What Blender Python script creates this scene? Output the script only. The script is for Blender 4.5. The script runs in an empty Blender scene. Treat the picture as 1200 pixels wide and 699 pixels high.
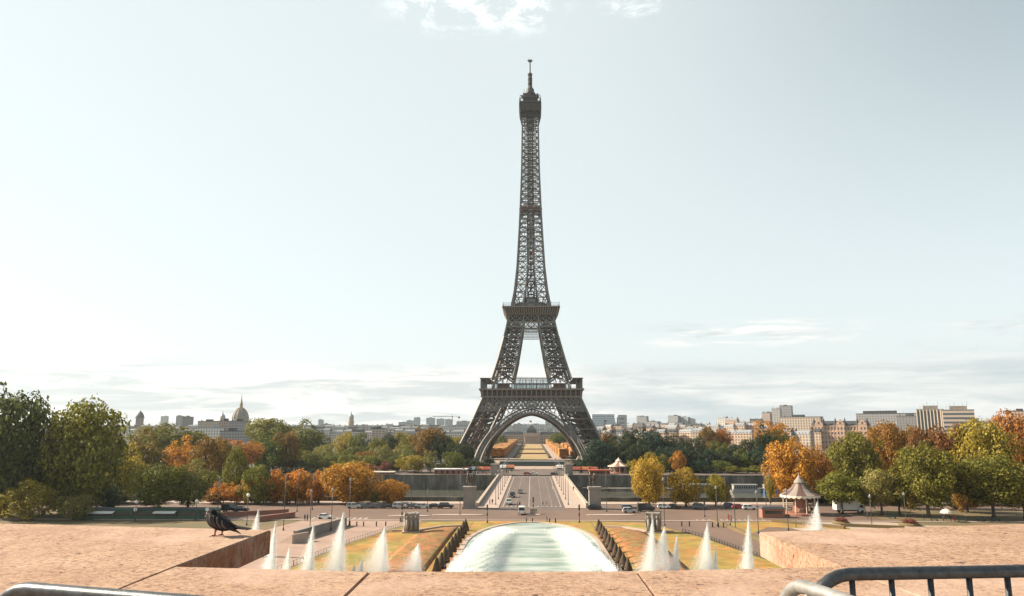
import bpy, bmesh, math, random
from mathutils import Vector, Matrix
R = math.radians
SC = bpy.context.scene
COL = SC.collection
PI = math.pi

# ------------------------------------------------------------------ camera, sky, sun, exposure
F_PX, W_PX, H_PX = 880.0, 1200.0, 699.0
PITCH = R(9.9); CAM_Z = 24.0
YAW = math.atan(23 * math.cos(PITCH) / F_PX)
cd = bpy.data.cameras.new('camera'); cam = bpy.data.objects.new('camera', cd); COL.objects.link(cam)
cam.location = (0, 0, CAM_Z); cam.rotation_euler = (PI/2 + PITCH, 0, YAW)
cd.sensor_width = 36; cd.lens = 36 * F_PX / W_PX; cd.clip_start = 0.1; cd.clip_end = 40000
SC.camera = cam
SUN_AZ = R(-80)      # towards the left of the view, a little ahead
SUN_EL = R(33)
w = bpy.data.worlds.new('World'); SC.world = w; w.use_nodes = True
nt = w.node_tree; N = nt.nodes; L = nt.links
for n in list(N): N.remove(n)
def wn(t, **k):
    n = N.new(t)
    for a, b in k.items(): setattr(n, a, b)
    return n
def wmath(op, a, b=None, clamp=False):
    n = wn('ShaderNodeMath', operation=op); n.use_clamp = clamp
    for i, v in ((0, a), (1, b)):
        if v is None: continue
        if hasattr(v, 'is_linked'): L.new(v, n.inputs[i])
        else: n.inputs[i].default_value = v
    return n.outputs[0]
def wramp(v, lo, hi):
    n = wn('ShaderNodeMapRange'); n.interpolation_type = 'SMOOTHSTEP'
    L.new(v, n.inputs[0]); n.inputs[1].default_value = lo; n.inputs[2].default_value = hi
    return n.outputs[0]
SKY_STRENGTH = 0.073
sky = wn('ShaderNodeTexSky', sky_type='NISHITA'); sky.sun_disc = False
sky.sun_elevation = SUN_EL; sky.sun_rotation = SUN_AZ
sky.altitude = 50; sky.air_density = 1.0; sky.dust_density = 0.6; sky.ozone_density = 1.5
hsv = wn('ShaderNodeHueSaturation'); hsv.inputs['Saturation'].default_value = 0.55; hsv.inputs['Value'].default_value = .86; hsv.inputs['Hue'].default_value = .462
L.new(sky.outputs[0], hsv.inputs['Color'])
tc = wn('ShaderNodeTexCoord'); sep = wn('ShaderNodeSeparateXYZ'); L.new(tc.outputs['Generated'], sep.inputs[0])
sx, sy, sz = sep.outputs
az = wmath('ARCTAN2', sx, sy)                  # 0 straight ahead, + to the right
el = wmath('ARCSINE', sz)
def cloud_noise(asc, esc, scale, detail, rough, dist=0.6, seed=0.0):
    c = wn('ShaderNodeCombineXYZ'); L.new(wmath('MULTIPLY', az, asc), c.inputs[0]); L.new(wmath('MULTIPLY', el, esc), c.inputs[1]); c.inputs[2].default_value = seed
    n = wn('ShaderNodeTexNoise'); n.inputs['Scale'].default_value = scale; n.inputs['Detail'].default_value = detail
    n.inputs['Roughness'].default_value = rough; n.inputs['Distortion'].default_value = dist; L.new(c.outputs[0], n.inputs['Vector'])
    return n.outputs['Fac']
# low cloud bank near the horizon, fading out above ten degrees
band = wmath('MULTIPLY', wramp(el, R(-.5), R(1.2)), wmath('SUBTRACT', 1.0, wramp(el, R(3.9), R(5.2))))
bank = wmath('MULTIPLY', wramp(cloud_noise(2.4, 21, 2.6, 9, .68, .7), .34, .52), band)
bank = wmath('MULTIPLY', bank, wmath('SUBTRACT', 1.0, wmath('MULTIPLY', .35, wramp(az, R(4), R(18)))))
# long thin cloud on the right at about seven degrees
def patch(a0, wa, e0, we):
    fa = wmath('SUBTRACT', 1.0, wramp(wmath('ABSOLUTE', wmath('SUBTRACT', az, R(a0))), R(wa*.35), R(wa)))
    fe = wmath('SUBTRACT', 1.0, wramp(wmath('ABSOLUTE', wmath('SUBTRACT', el, R(e0))), R(we*.3), R(we)))
    return wmath('MULTIPLY', fa, fe)
n2 = cloud_noise(4, 26, 3.0, 8, .68, .8, 3.1)
long_c = wmath('MULTIPLY', wramp(n2, .42, .62), patch(16, 10, 6.9, 1.3))
long_d = wmath('MULTIPLY', wramp(n2, .45, .62), patch(34, 9, 6.0, 1.4))
n3 = cloud_noise(4.5, 10, 3.4, 10, .74, .35, 7.7)
wisp = wmath('MULTIPLY', wramp(n3, .45, .62), patch(-4.5, 9, 32.0, 3.4))
wisp2 = wmath('MULTIPLY', wramp(n3, .5, .66), patch(8.5, 3.4, 30.9, 1.6))
cl = wmath('ADD', wmath('ADD', bank, wmath('ADD', wmath('MULTIPLY', long_c, .9), wmath('MULTIPLY', long_d, .9))), wmath('ADD', wmath('MULTIPLY', wisp, 1.0), wmath('MULTIPLY', wisp2, .45)), True)
# the cloud's own tone: bright cream tops, cooler grey undersides
tone = wn('ShaderNodeMix', data_type='RGBA'); L.new(wramp(cloud_noise(2.2, 17, 3.4, 5, .6, .5, 1.3), .40, .60), tone.inputs['Factor'])
tone.inputs[6].default_value = (4.15, 4.5, 4.55, 1); tone.inputs[7].default_value = (6.9, 6.65, 6.35, 1)
hi = wn('ShaderNodeMix', data_type='RGBA'); L.new(wramp(el, R(12), R(24)), hi.inputs['Factor']); L.new(tone.outputs[2], hi.inputs[6]); hi.inputs[7].default_value = (8.2, 8.4, 8.3, 1)
mixc = wn('ShaderNodeMix', data_type='RGBA'); L.new(wmath('MULTIPLY', cl, .93), mixc.inputs['Factor'])
veil = wn('ShaderNodeMix', data_type='RGBA'); L.new(wmath('MULTIPLY', wmath('MULTIPLY', .70, wmath('SUBTRACT', 1.0, wmath('MULTIPLY', .9, wramp(el, R(35), R(64))))), wmath('SUBTRACT', 1.0, wmath('MULTIPLY', .8, wmath('MULTIPLY', wramp(az, R(0), R(48)), wramp(el, R(3), R(30)))))), veil.inputs['Factor']); L.new(hsv.outputs[0], veil.inputs[6]); veil.inputs[7].default_value = (5.6, 6.05, 6.05, 1)   # thin high cloud over the whole sky
L.new(veil.outputs[2], mixc.inputs[6]); L.new(hi.outputs[2], mixc.inputs[7])
low = wn('ShaderNodeMix', data_type='RGBA'); L.new(wmath('MULTIPLY', wmath('MULTIPLY', .8, wramp(cloud_noise(1.5, 13, 2.2, 7, .6, .5, 4.2), .36, .62)), wmath('MULTIPLY', patch(24, 34, 2.2, 3.2), wramp(az, R(0), R(9)))), low.inputs['Factor'])
L.new(mixc.outputs[2], low.inputs[6]); low.inputs[7].default_value = (3.5, 4.05, 4.25, 1)      # blue grey distant cloud low on the right
bg = wn('ShaderNodeBackground'); bg.inputs['Strength'].default_value = SKY_STRENGTH
L.new(low.outputs[2], bg.inputs['Color'])
wo = wn('ShaderNodeOutputWorld'); L.new(bg.outputs[0], wo.inputs[0])
sl = bpy.data.lights.new('sun', 'SUN'); sl.energy = 5.0; sl.angle = R(0.6); sl.color = (1.0, .86, .68)
so = bpy.data.objects.new('sun', sl); COL.objects.link(so)
to_sun = Vector((math.sin(SUN_AZ)*math.cos(SUN_EL), math.cos(SUN_AZ)*math.cos(SUN_EL), math.sin(SUN_EL)))
so.rotation_euler = to_sun.to_track_quat('Z', 'Y').to_euler(); so.location = (-200, 100, 300)
SC.view_settings.view_transform = 'Standard'; SC.view_settings.look = 'None'
SC.view_settings.exposure = 1.22; SC.view_settings.gamma = 1; SC.view_settings.use_curve_mapping = False
cy = SC.cycles
cy.use_denoising = True; cy.max_bounces = 6; cy.diffuse_bounces = 3; cy.transparent_max_bounces = 40; cy.volume_bounces = 0; cy.sample_clamp_indirect = 4

# ------------------------------------------------------------------ helpers
def ray(px, py):
    u = (px - W_PX/2)/F_PX; v = (H_PX/2 - py)/F_PX
    fy = math.cos(PITCH) - v*math.sin(PITCH); fz = math.sin(PITCH) + v*math.cos(PITCH)
    c, s = math.cos(YAW), math.sin(YAW)
    return Vector((u*c - fy*s, u*s + fy*c, fz))
def G(px, py, z=0.0):            # photo pixel -> point on the level z
    d = ray(px, py); t = (z - CAM_Z)/d.z
    return Vector((d.x*t, d.y*t, z))
def AT(px, py, Y):               # photo pixel -> point at the distance Y
    d = ray(px, py); t = Y/d.y
    return Vector((d.x*t, Y, CAM_Z + d.z*t))
def mscale(Y): return Y/F_PX     # metres per photo pixel, about

class MB:
    def __init__(s): s.v = []; s.f = []; s.m = []; s.mi = 0
    def add(s, vs, fs):
        o = len(s.v); s.v.extend(tuple(p) for p in vs)
        for f in fs: s.f.append([o+i for i in f]); s.m.append(s.mi)
        return s
    def mat(s, i): s.mi = i; return s
    def box(s, x0, x1, y0, y1, z0, z1):
        return s.add([(x0,y0,z0),(x1,y0,z0),(x1,y1,z0),(x0,y1,z0),(x0,y0,z1),(x1,y0,z1),(x1,y1,z1),(x0,y1,z1)],
                     [(0,3,2,1),(4,5,6,7),(0,1,5,4),(1,2,6,5),(2,3,7,6),(3,0,4,7)])
    def cbox(s, c, d): return s.box(c[0]-d[0]/2, c[0]+d[0]/2, c[1]-d[1]/2, c[1]+d[1]/2, c[2]-d[2]/2, c[2]+d[2]/2)
    def frustum(s, x0,x1,y0,y1,z0, X0,X1,Y0,Y1,z1):
        return s.add([(x0,y0,z0),(x1,y0,z0),(x1,y1,z0),(x0,y1,z0),(X0,Y0,z1),(X1,Y0,z1),(X1,Y1,z1),(X0,Y1,z1)],
                     [(0,3,2,1),(4,5,6,7),(0,1,5,4),(1,2,6,5),(2,3,7,6),(3,0,4,7)])
    def bar(s, p, q, w, h=None):
        p = Vector(p); q = Vector(q); d = q - p
        if d.length < 1e-6: return s
        d.normalize(); up = Vector((0,0,1)) if abs(d.z) < .95 else Vector((0,1,0))
        a = d.cross(up).normalized(); b = d.cross(a)
        h = w if h is None else h
        a = a*w/2; b = b*h/2
        return s.add([p-a-b,p+a-b,p+a+b,p-a+b,q-a-b,q+a-b,q+a+b,q-a+b],[(0,1,2,3),(7,6,5,4),(0,4,5,1),(1,5,6,2),(2,6,7,3),(3,7,4,0)])
    def ring(s, rings, cap=True):      # loft of equal rings
        n = len(rings[0]); o = len(s.v)
        for r in rings: s.v.extend(tuple(p) for p in r)
        for i in range(len(rings)-1):
            for j in range(n):
                s.f.append([o+i*n+j, o+i*n+(j+1)%n, o+(i+1)*n+(j+1)%n, o+(i+1)*n+j]); s.m.append(s.mi)
        if cap:
            s.f.append([o+j for j in range(n)][::-1]); s.m.append(s.mi)
            s.f.append([o+(len(rings)-1)*n+j for j in range(n)]); s.m.append(s.mi)
        return s
    def lathe(s, prof, n=12, c=(0,0,0), cap=True):
        return s.ring([[(c[0]+r*math.cos(2*PI*j/n), c[1]+r*math.sin(2*PI*j/n), c[2]+z) for j in range(n)] for r, z in prof], cap)
    def tube(s, path, r, n=8, cap=True):
        path = [Vector(p) for p in path]; rr = r if isinstance(r, (list, tuple)) else [r]*len(path)
        rings = []; ref = None
        for i, p in enumerate(path):
            d = (path[min(i+1, len(path)-1)] - path[max(i-1, 0)]).normalized()
            if ref is None: ref = d.orthogonal().normalized()
            a = (ref - d*ref.dot(d)).normalized(); b = d.cross(a); ref = a
            rings.append([p + (a*math.cos(2*PI*j/n) + b*math.sin(2*PI*j/n))*rr[i] for j in range(n)])
        return s.ring(rings, cap)
    def prism(s, poly, z0, z1):
        n = len(poly)
        return s.add([(x,y,z0) for x,y in poly]+[(x,y,z1) for x,y in poly], [list(range(n))[::-1], list(range(n,2*n))]+[(i,(i+1)%n,n+(i+1)%n,n+i) for i in range(n)])
    def side(s, prof, y0, y1):          # profile in x,z pulled along y
        n = len(prof)
        return s.add([(x,y0,z) for x,z in prof]+[(x,y1,z) for x,z in prof], [list(range(n)), list(range(n,2*n))[::-1]]+[(i,n+i,n+(i+1)%n,(i+1)%n) for i in range(n)])
    def mesh(s, name, mats, smooth=False):
        me = bpy.data.meshes.new(name); me.from_pydata(s.v, [], s.f)
        for m in (mats if isinstance(mats, (list, tuple)) else [mats]): me.materials.append(m)
        if any(s.m): me.polygons.foreach_set('material_index', s.m)
        if smooth: me.polygons.foreach_set('use_smooth', [True]*len(s.f))
        me.update(); return me
    def build(s, name, mats, parent=None, smooth=False, loc=None):
        o = bpy.data.objects.new(name, s.mesh(name, mats, smooth)); COL.objects.link(o)
        if parent: o.parent = parent
        if loc is not None: o.location = loc
        return o
def bevel(o, wd, seg=2):
    bm = bmesh.new(); bm.from_mesh(o.data)
    bmesh.ops.bevel(bm, geom=list(bm.edges), offset=wd, segments=seg, affect='EDGES', clamp_overlap=True)
    bm.to_mesh(o.data); bm.free(); return o
def tag(o, label=None, cat=None, group=None, kind=None):
    if label: o['label'] = label
    if cat: o['category'] = cat
    if group: o['group'] = group
    if kind: o['kind'] = kind
    return o
def struct(o): o['kind'] = 'structure'; return o
def empty(name, loc=(0,0,0), rz=0, label=None, cat=None, group=None):
    o = bpy.data.objects.new(name, None); COL.objects.link(o); o.location = loc; o.rotation_euler = (0,0,rz); o.empty_display_size = .1
    return tag(o, label, cat, group)
def link(name, me, parent, loc=(0,0,0), sc=None, rz=0, color=None):
    o = bpy.data.objects.new(name, me); COL.objects.link(o); o.parent = parent; o.location = loc; o.rotation_euler = (0,0,rz)
    if sc is not None: o.scale = sc
    if color: o.color = (*color, 1)
    return o
KIDS = {}
def dup(root, loc, rz=0, label=None, group=None, sc=None):
    def cp(o, par):
        c = o.copy(); COL.objects.link(c); c.parent = par
        for k in [x for x in o.children]: cp(k, c)
        return c
    r = cp(root, None); r.location = loc; r.rotation_euler = (0,0,rz)
    if sc: r.scale = sc if hasattr(sc, '__len__') else (sc,)*3
    if label: r['label'] = label
    if group: r['group'] = group
    return r
ORD = ['first','second','third','fourth','fifth','sixth','seventh','eighth','ninth','tenth','eleventh','twelfth','thirteenth','fourteenth','fifteenth','sixteenth','seventeenth','eighteenth','nineteenth','twentieth']
ORD += ['twenty-'+o for o in ORD[:9]] + ['thirtieth'] + ['thirty-'+o for o in ORD[:9]] + ['fortieth'] + ['forty-'+o for o in ORD[:9]]

# ------------------------------------------------------------------ materials
def mat(name, col, rough=.8, var=.0, vscale=1.0, col2=None, bump=0, bscale=20, metal=0, detail=6, spec=.5, stretch=None, useobj=False, island=0, trans=0):
    m = bpy.data.materials.new(name); m.use_nodes = True; n = m.node_tree.nodes; l = m.node_tree.links
    b = n['Principled BSDF']; b.inputs['Roughness'].default_value = rough; b.inputs['Metallic'].default_value = metal
    b.inputs['Specular IOR Level'].default_value = spec
    base = None
    if useobj:
        oi = n.new('ShaderNodeObjectInfo'); base = oi.outputs['Color']
    g = n.new('ShaderNodeTexCoord'); vec = g.outputs['Object']
    if stretch:
        mp = n.new('ShaderNodeMapping'); mp.inputs['Scale'].default_value = stretch; l.new(vec, mp.inputs['Vector']); vec = mp.outputs[0]
    def noise(sc, d):
        t = n.new('ShaderNodeTexNoise'); t.inputs['Scale'].default_value = sc; t.inputs['Detail'].default_value = d; t.inputs['Roughness'].default_value = .62
        l.new(vec, t.inputs['Vector']); return t.outputs['Fac']
    out = base
    if col2 is not None or var or island:
        mx = n.new('ShaderNodeMix'); mx.data_type = 'RGBA'
        if col2 is not None:
            r = n.new('ShaderNodeMapRange'); r.inputs[1].default_value = .36; r.inputs[2].default_value = .64
            l.new(noise(vscale, detail), r.inputs[0]); l.new(r.outputs[0], mx.inputs['Factor'])
            if base is not None: l.new(base, mx.inputs[6])
            else: mx.inputs[6].default_value = (*col, 1)
            mx.inputs[7].default_value = (*col2, 1); out = mx.outputs[2]
        if var or island:
            hv = n.new('ShaderNodeHueSaturation')
            if out is not None: l.new(out, hv.inputs['Color'])
            else: hv.inputs['Color'].default_value = (*col, 1)
            if island:
                ge = n.new('ShaderNodeNewGeometry'); src = ge.outputs['Random Per Island']; amt = island
            else: src = noise(vscale*2.3, detail); amt = var
            r2 = n.new('ShaderNodeMapRange'); 
            if island: r2.inputs[1].default_value = 0; r2.inputs[2].default_value = 1
            else: r2.inputs[1].default_value = .3; r2.inputs[2].default_value = .7
            r2.inputs[3].default_value = 1-amt; r2.inputs[4].default_value = 1+amt
            l.new(src, r2.inputs[0]); l.new(r2.outputs[0], hv.inputs['Value']); out = hv.outputs[0]
    if out is not None: l.new(out, b.inputs['Base Color'])
    else: b.inputs['Base Color'].default_value = (*col, 1)
    if bump:
        bp = n.new('ShaderNodeBump'); bp.inputs['Strength'].default_value = bump; bp.inputs['Distance'].default_value = .05
        l.new(noise(bscale, 8), bp.inputs['Height']); l.new(bp.outputs[0], b.inputs['Normal'])
    if trans:
        tr = n.new('ShaderNodeBsdfTranslucent'); ms = n.new('ShaderNodeMixShader'); ms.inputs[0].default_value = trans
        if out is not None: l.new(out, tr.inputs['Color'])
        else: tr.inputs['Color'].default_value = (*col, 1)
        l.new(b.outputs[0], ms.inputs[1]); l.new(tr.outputs[0], ms.inputs[2]); l.new(ms.outputs[0], n['Material Output'].inputs[0])
    return m
M = {}
M['iron'] = mat('tower_iron', (.152,.135,.118), .6, var=.18, vscale=.12)
M['iron_dark'] = mat('tower_iron_dark', (.052,.044,.039), .65, var=.15, vscale=.2)  # darker copy of the iron; shade of inner bracing and recesses put into the colour
M['iron_frieze'] = mat('tower_iron_frieze', (.20,.155,.122), .6, var=.15, vscale=.3)  # lighter copy of the iron, so the consoles stand out on the unlit side
M['cage'] = mat('lift_paint', (.14,.078,.052), .6, var=.2)
M['stone'] = mat('pale_stone', (.36,.29,.235), .85, var=.25, vscale=.5, bump=.3, bscale=3)
M['stone_grey'] = mat('grey_stone', (.27,.235,.20), .85, col2=(.17,.155,.14), vscale=.25, bump=.4, bscale=2)
M['quay'] = mat('quay_stone', (.17,.15,.128), .9, col2=(.055,.055,.045), vscale=.22, var=.4, stretch=(1,1,.25))
M['bronze'] = mat('weathered_bronze', (.085,.07,.055), .5, var=.3, vscale=2)
M['asphalt'] = mat('asphalt', (.158,.099,.071), .85, col2=(.118,.077,.057), vscale=.05, bump=.1, bscale=6, stretch=(1,.35,1))
M['asphalt_bridge'] = mat('bridge_asphalt', (.125,.092,.076), .85, col2=(.10,.075,.063), vscale=.15, stretch=(2,.12,1))
M['pave'] = mat('pavement_stone', (.37,.285,.235), .85, var=.12, vscale=.4)
M['gravel'] = mat('gravel_path', (.37,.285,.225), .95, col2=(.29,.215,.168), vscale=.2)
M['sand'] = mat('sandy_walk', (.33,.225,.175), .95, col2=(.27,.18,.14), vscale=.15)
M['paint'] = mat('road_paint', (.36,.31,.27), .7, var=.35, vscale=1.5)
M['lawn'] = mat('lawn_grass', (.215,.19,.03), .95, col2=(.33,.145,.03), vscale=.11, var=.35, bump=.5, bscale=8)
M['lawn_far'] = mat('dry_lawn', (.36,.22,.115), .95, col2=(.25,.20,.065), vscale=.02)
M['earth'] = mat('park_ground', (.10,.085,.035), .95, col2=(.16,.105,.05), vscale=.08)
M['city_ground'] = mat('city_ground', (.10,.09,.07), .95, col2=(.05,.055,.03), vscale=.01)
M['flower'] = mat('flower_bank', (.32,.105,.032), .95, col2=(.15,.12,.03), vscale=.35, var=.5, bump=.8, bscale=6)
M['leaf'] = mat('leaf', (.1,.1,.02), .6, useobj=True, island=.55, trans=.38, spec=.3)
M['bark'] = mat('bark', (.085,.062,.045), .9, var=.3, vscale=3)
M['black'] = mat('black_paint', (.018,.018,.02), .5)
M['dark'] = mat('dark_metal', (.035,.036,.038), .5)
M['glass'] = mat('dark_glass', (.03,.036,.042), .08, spec=.8)
M['winpane'] = mat('window_pane', (.075,.08,.085), .15, spec=.7)
M['skyglass'] = mat('pavilion_glass', (.66,.72,.73), .3, spec=.8)
_n = M['skyglass'].node_tree.nodes; _l = M['skyglass'].node_tree.links; _tb = _n.new('ShaderNodeBsdfTransparent'); _tb.inputs[0].default_value = (.92,.96,.96,1); _mx = _n.new('ShaderNodeMixShader'); _mx.inputs[0].default_value = .16
_l.new(_tb.outputs[0], _mx.inputs[1]); _l.new(_n['Principled BSDF'].outputs[0], _mx.inputs[2]); _l.new(_mx.outputs[0], _n['Material Output'].inputs[0])
M['white'] = mat('white_paint', (.72,.70,.67), .55, var=.06)
M['cream'] = mat('cream_paint', (.62,.54,.43), .6, var=.08)
M['red'] = mat('red_canvas', (.33,.07,.035), .8, var=.15)
M['orange'] = mat('orange_canvas', (.45,.14,.05), .8, var=.15)
M['green'] = mat('green_paint', (.03,.075,.05), .6, var=.2)
M['blue'] = mat('blue_paint', (.06,.13,.24), .6)
M['brick'] = mat('brick', (.28,.12,.08), .85, var=.2, vscale=2)
M['carpaint'] = mat('car_paint', (.3,.3,.3), .25, useobj=True, spec=.6)
M['cloth'] = mat('cloth', (.3,.3,.3), .9, useobj=True)
M['wallobj'] = None
M['tyre'] = mat('tyre', (.02,.02,.02), .85)
M['chrome'] = mat('rim_metal', (.45,.45,.46), .3, metal=.8)
M['lamp_red'] = mat('tail_light_red', (.35,.02,.015), .3)
M['lamp_clear'] = mat('headlight_glass', (.75,.75,.7), .15)
M['slate'] = mat('slate_roof', (.045,.048,.055), .6, var=.2, vscale=.5)
M['zinc'] = mat('zinc_roof', (.26,.275,.285), .5, var=.2, vscale=.4)
M['terracotta'] = mat('chimney_pot', (.30,.16,.10), .9, var=.2)
M['gold'] = mat('gilding', (.27,.215,.12), .5, metal=.0, var=.2, vscale=.8)
M['ledge'] = None
M['skin'] = mat('skin', (.45,.28,.2), .6)

def facade_material(name, wall=None, wx=3.2, wz=3.3, glass=(.10,.105,.11), fw=.42, fh=.58, trim=None):
    """masonry whose openings repeat in metres; used for the far blocks only"""
    m = bpy.data.materials.new(name); m.use_nodes = True; n = m.node_tree.nodes; l = m.node_tree.links; b = n['Principled BSDF']
    b.inputs['Roughness'].default_value = .85
    tc = n.new('ShaderNodeTexCoord'); sp = n.new('ShaderNodeSeparateXYZ'); l.new(tc.outputs['Object'], sp.inputs[0])
    ge = n.new('ShaderNodeTexCoord'); sn = n.new('ShaderNodeSeparateXYZ'); l.new(ge.outputs['Normal'], sn.inputs[0])
    def mt(op, a, c=None):
        x = n.new('ShaderNodeMath'); x.operation = op
        for i, v in ((0,a),(1,c)):
            if v is None: continue
            if hasattr(v, 'is_linked'): l.new(v, x.inputs[i])
            else: x.inputs[i].default_value = v
        return x.outputs[0]
    isx = mt('GREATER_THAN', mt('ABSOLUTE', sn.outputs[0]), .5)
    u = mt('ADD', mt('MULTIPLY', sp.outputs[1], isx), mt('MULTIPLY', sp.outputs[0], mt('SUBTRACT', 1, isx)))
    fu = mt('FRACT', mt('DIVIDE', mt('ADD', u, 500*wx), wx)); fz = mt('FRACT', mt('DIVIDE', sp.outputs[2], wz))
    win = mt('MULTIPLY', mt('LESS_THAN', mt('ABSOLUTE', mt('SUBTRACT', fu, .5)), fw/2), mt('LESS_THAN', mt('ABSOLUTE', mt('SUBTRACT', fz, .5)), fh/2))
    win = mt('MULTIPLY', win, mt('LESS_THAN', mt('ABSOLUTE', sn.outputs[2]), .5))
    mx = n.new('ShaderNodeMix'); mx.data_type = 'RGBA'; l.new(win, mx.inputs['Factor'])
    if wall is None:
        oi = n.new('ShaderNodeObjectInfo'); l.new(oi.outputs['Color'], mx.inputs[6])
    else: mx.inputs[6].default_value = (*wall, 1)
    mx.inputs[7].default_value = (*glass, 1); l.new(mx.outputs[2], b.inputs['Base Color'])
    return m
M['facade'] = facade_material('masonry_with_windows')
M['facade_modern'] = facade_material('panel_block_with_windows', wx=4.5, wz=3.2, fw=.7, fh=.5, glass=(.16,.18,.19))

# ------------------------------------------------------------------ setting: ground, river, roads
def sheet(name, poly, z, m, kind='structure'):
    b = MB(); b.add([(x, y, z) for x, y in poly], [list(range(len(poly)))])
    o = b.build(name, m); o['kind'] = kind; return o
def rect(x0, x1, y0, y1): return [(x0,y0),(x1,y0),(x1,y1),(x0,y1)]
Z1, Z2, Z3, Z4 = .006, .012, .018, .024
QN, QF, ZR = 262.0, 401.0, -7.0
sheet('ground', rect(-3000, 3000, -300, QN), 0, M['earth'])
sheet('river_bed', rect(-3000, 3000, QN, QF), ZR-1.5, M['quay'])
sheet('ground_beyond_river', rect(-9000, 9000, QF, 12000), 0, M['city_ground'])
m = bpy.data.materials.new('river_water'); m.use_nodes = True; n = m.node_tree.nodes; b = n['Principled BSDF']
b.inputs['Base Color'].default_value = (.10,.10,.08,1); b.inputs['Roughness'].default_value = .12; b.inputs['Specular IOR Level'].default_value = .9
t = n.new('ShaderNodeTexNoise'); t.inputs['Scale'].default_value = .5; t.inputs['Detail'].default_value = 6; bp = n.new('ShaderNodeBump'); bp.inputs['Strength'].default_value = .35
tcn = n.new('ShaderNodeTexCoord'); m.node_tree.links.new(tcn.outputs['Object'], t.inputs['Vector']); m.node_tree.links.new(t.outputs[0], bp.inputs['Height']); m.node_tree.links.new(bp.outputs[0], b.inputs['Normal'])
M['river'] = m
sheet('river_water', rect(-3000, 3000, QN+.3, QF-.3), ZR, M['river'])
for nm, y0, y1, lab in (('quay_wall', QN-.02, QN+.8, 'low dark stone quay wall along the near bank of the river'), ('quay_wall', QF-.8, QF+.02, 'long tall grey stone embankment wall on the far bank of the river')):
    b = MB(); b.box(-900, 900, y0, y1, ZR-2, -.01 if y0 < 300 else .3)
    if y0 > 300:
        for k in range(-40, 41): b.box(k*14-.5, k*14+.5, y0-.35, y0-.003, ZR, .1)
        b.box(-900, 900, y0-.3, y1+.1, .302, .5)
    tag(b.build(nm, M['quay']), lab, 'quay wall')
for s_, lab in ((-1,'dark stone parapet along the near quay left of the bridge'),(1,'dark stone parapet along the near quay right of the bridge')):
    b = MB(); b.box(min(s_*21.5,s_*600), max(s_*21.5,s_*600), QN-.5, QN+.1, .002, 1.15); b.box(min(s_*21.4,s_*600.1), max(s_*21.4,s_*600.1), QN-.62, QN+.22, 1.152, 1.36)
    tag(b.build('quay_parapet', M['quay']), lab, 'parapet')
# the road square and the avenue round the garden
sheet('road', [(-92,207.5),(96,207.5),(92,226),(104,236),(420,238),(420,258),(-420,258),(-420,238),(-100,236),(-86,222)], Z1, M['asphalt'])
sheet('avenue_road', [(-29.6,207.5),(-29.2,203.5),(-33,194.5),(-39.4,165.8),(-45,120),(-60,60),(-82,60),(-70,150),(-61,207.5)], Z1+.002, M['sand'])
sheet('avenue_road', [(29.6,207.5),(29.6,203.5),(33,194.5),(38.6,176.7),(45,143),(60,60),(82,60),(70,150),(61,207.5)], Z1+.002, M['asphalt'])
sheet('road_beyond_river', rect(-420, 420, QF+3, 470), Z1, M['asphalt_bridge'])
sheet('lawn', [(-15.4,206),(-28.8,203),(-32.4,194.5),(-38.8,165.8),(-44.4,120),(-59,60),(-18,60)], Z1+.001, M['lawn'])
sheet('lawn', [(15.4,206),(28.8,203),(32.4,194.5),(38,176.7),(44.4,143),(59,60),(18,60)], Z1+.001, M['lawn'])
sheet('lawn', rect(-15.3, 15.3, 150, 206), Z1+.001, M['lawn'])
b = MB(); b.box(-170, 170, 206.3, 207.4, 0, .14); struct(b.build('kerb', M['pave']))
b = MB(); b.box(-300, -18.9, 251, 258.4, 0, .14); struct(b.build('pavement', M['pave']))
b = MB(); b.box(18.9, 300, 251, 258.4, 0, .14); struct(b.build('pavement', M['pave']))
sheet('gravel_walk', [(62,206),(70,150),(82,60),(300,60),(300,197),(100,199),(92,206)], Z2, M['gravel'])
sheet('gravel_walk', [(-62,206),(-70,150),(-82,60),(-300,60),(-300,206)], Z2, M['earth'])
# flower banks: long low mounds beside the two rows of clipped cones
for s in (-1, 1):
    pr = [(18.2,0),(19.2,.35),(21,.55),(23.6,.45),(26,.15),(27.4,0)]
    b = MB(); rings = []
    for k, yy in enumerate((60, 90, 120, 145, 165, 180, 188, 193)):
        sc_ = 1 if k < 6 else (.75 if k == 6 else .25)
        rings.append([(s*(18.2 + (x-18.2)*(1 if k < 6 else .8 if k == 6 else .5)), yy, z*sc_ + .004) for x, z in pr])
    b.ring(rings); struct(b.build('flower_bed', M['flower'], smooth=True))
    b = MB(); pth = [(s*18, 194.5), (s*22.5, 192.5), (s*27, 186.2), (s*33.5, 184.6)]
    for p, q in zip(pth, pth[1:]): b.bar((*p, .2), (*q, .2), .7, .4)
    struct(b.build('kerb_border', M['pave']))
# champ de mars beyond the tower
for y0, y1 in ((612, 742), (752, 905), (915, 1225)):
    sheet('lawn_beyond_tower', rect(-13.6, 13.6, y0, y1), Z2, M['lawn_far'])
sheet('esplanade', rect(-31, 31, 470, 1245), Z1, M['gravel'])
for s in (-1, 1):
    b = MB(); b.box(s*14.6-.6, s*14.6+.6, 640, 1220, 0, 1.4); o = b.build('low_hedge', mat('low_hedge_green', (.05,.045,.02), .9, var=.4, vscale=.4))
    tag(o, 'long low dark hedge along the %s edge of the lawn beyond the tower' % ('left' if s < 0 else 'right'), 'hedge')
for yy in (747, 910):
    b = MB(); b.box(-14, 14, yy-.7, yy+.7, 0, 1.2); tag(b.build('low_hedge', M['earth']), 'low dark cross hedge between lawns %s the tower' % ('just beyond' if yy < 800 else 'far beyond'), 'hedge')

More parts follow.
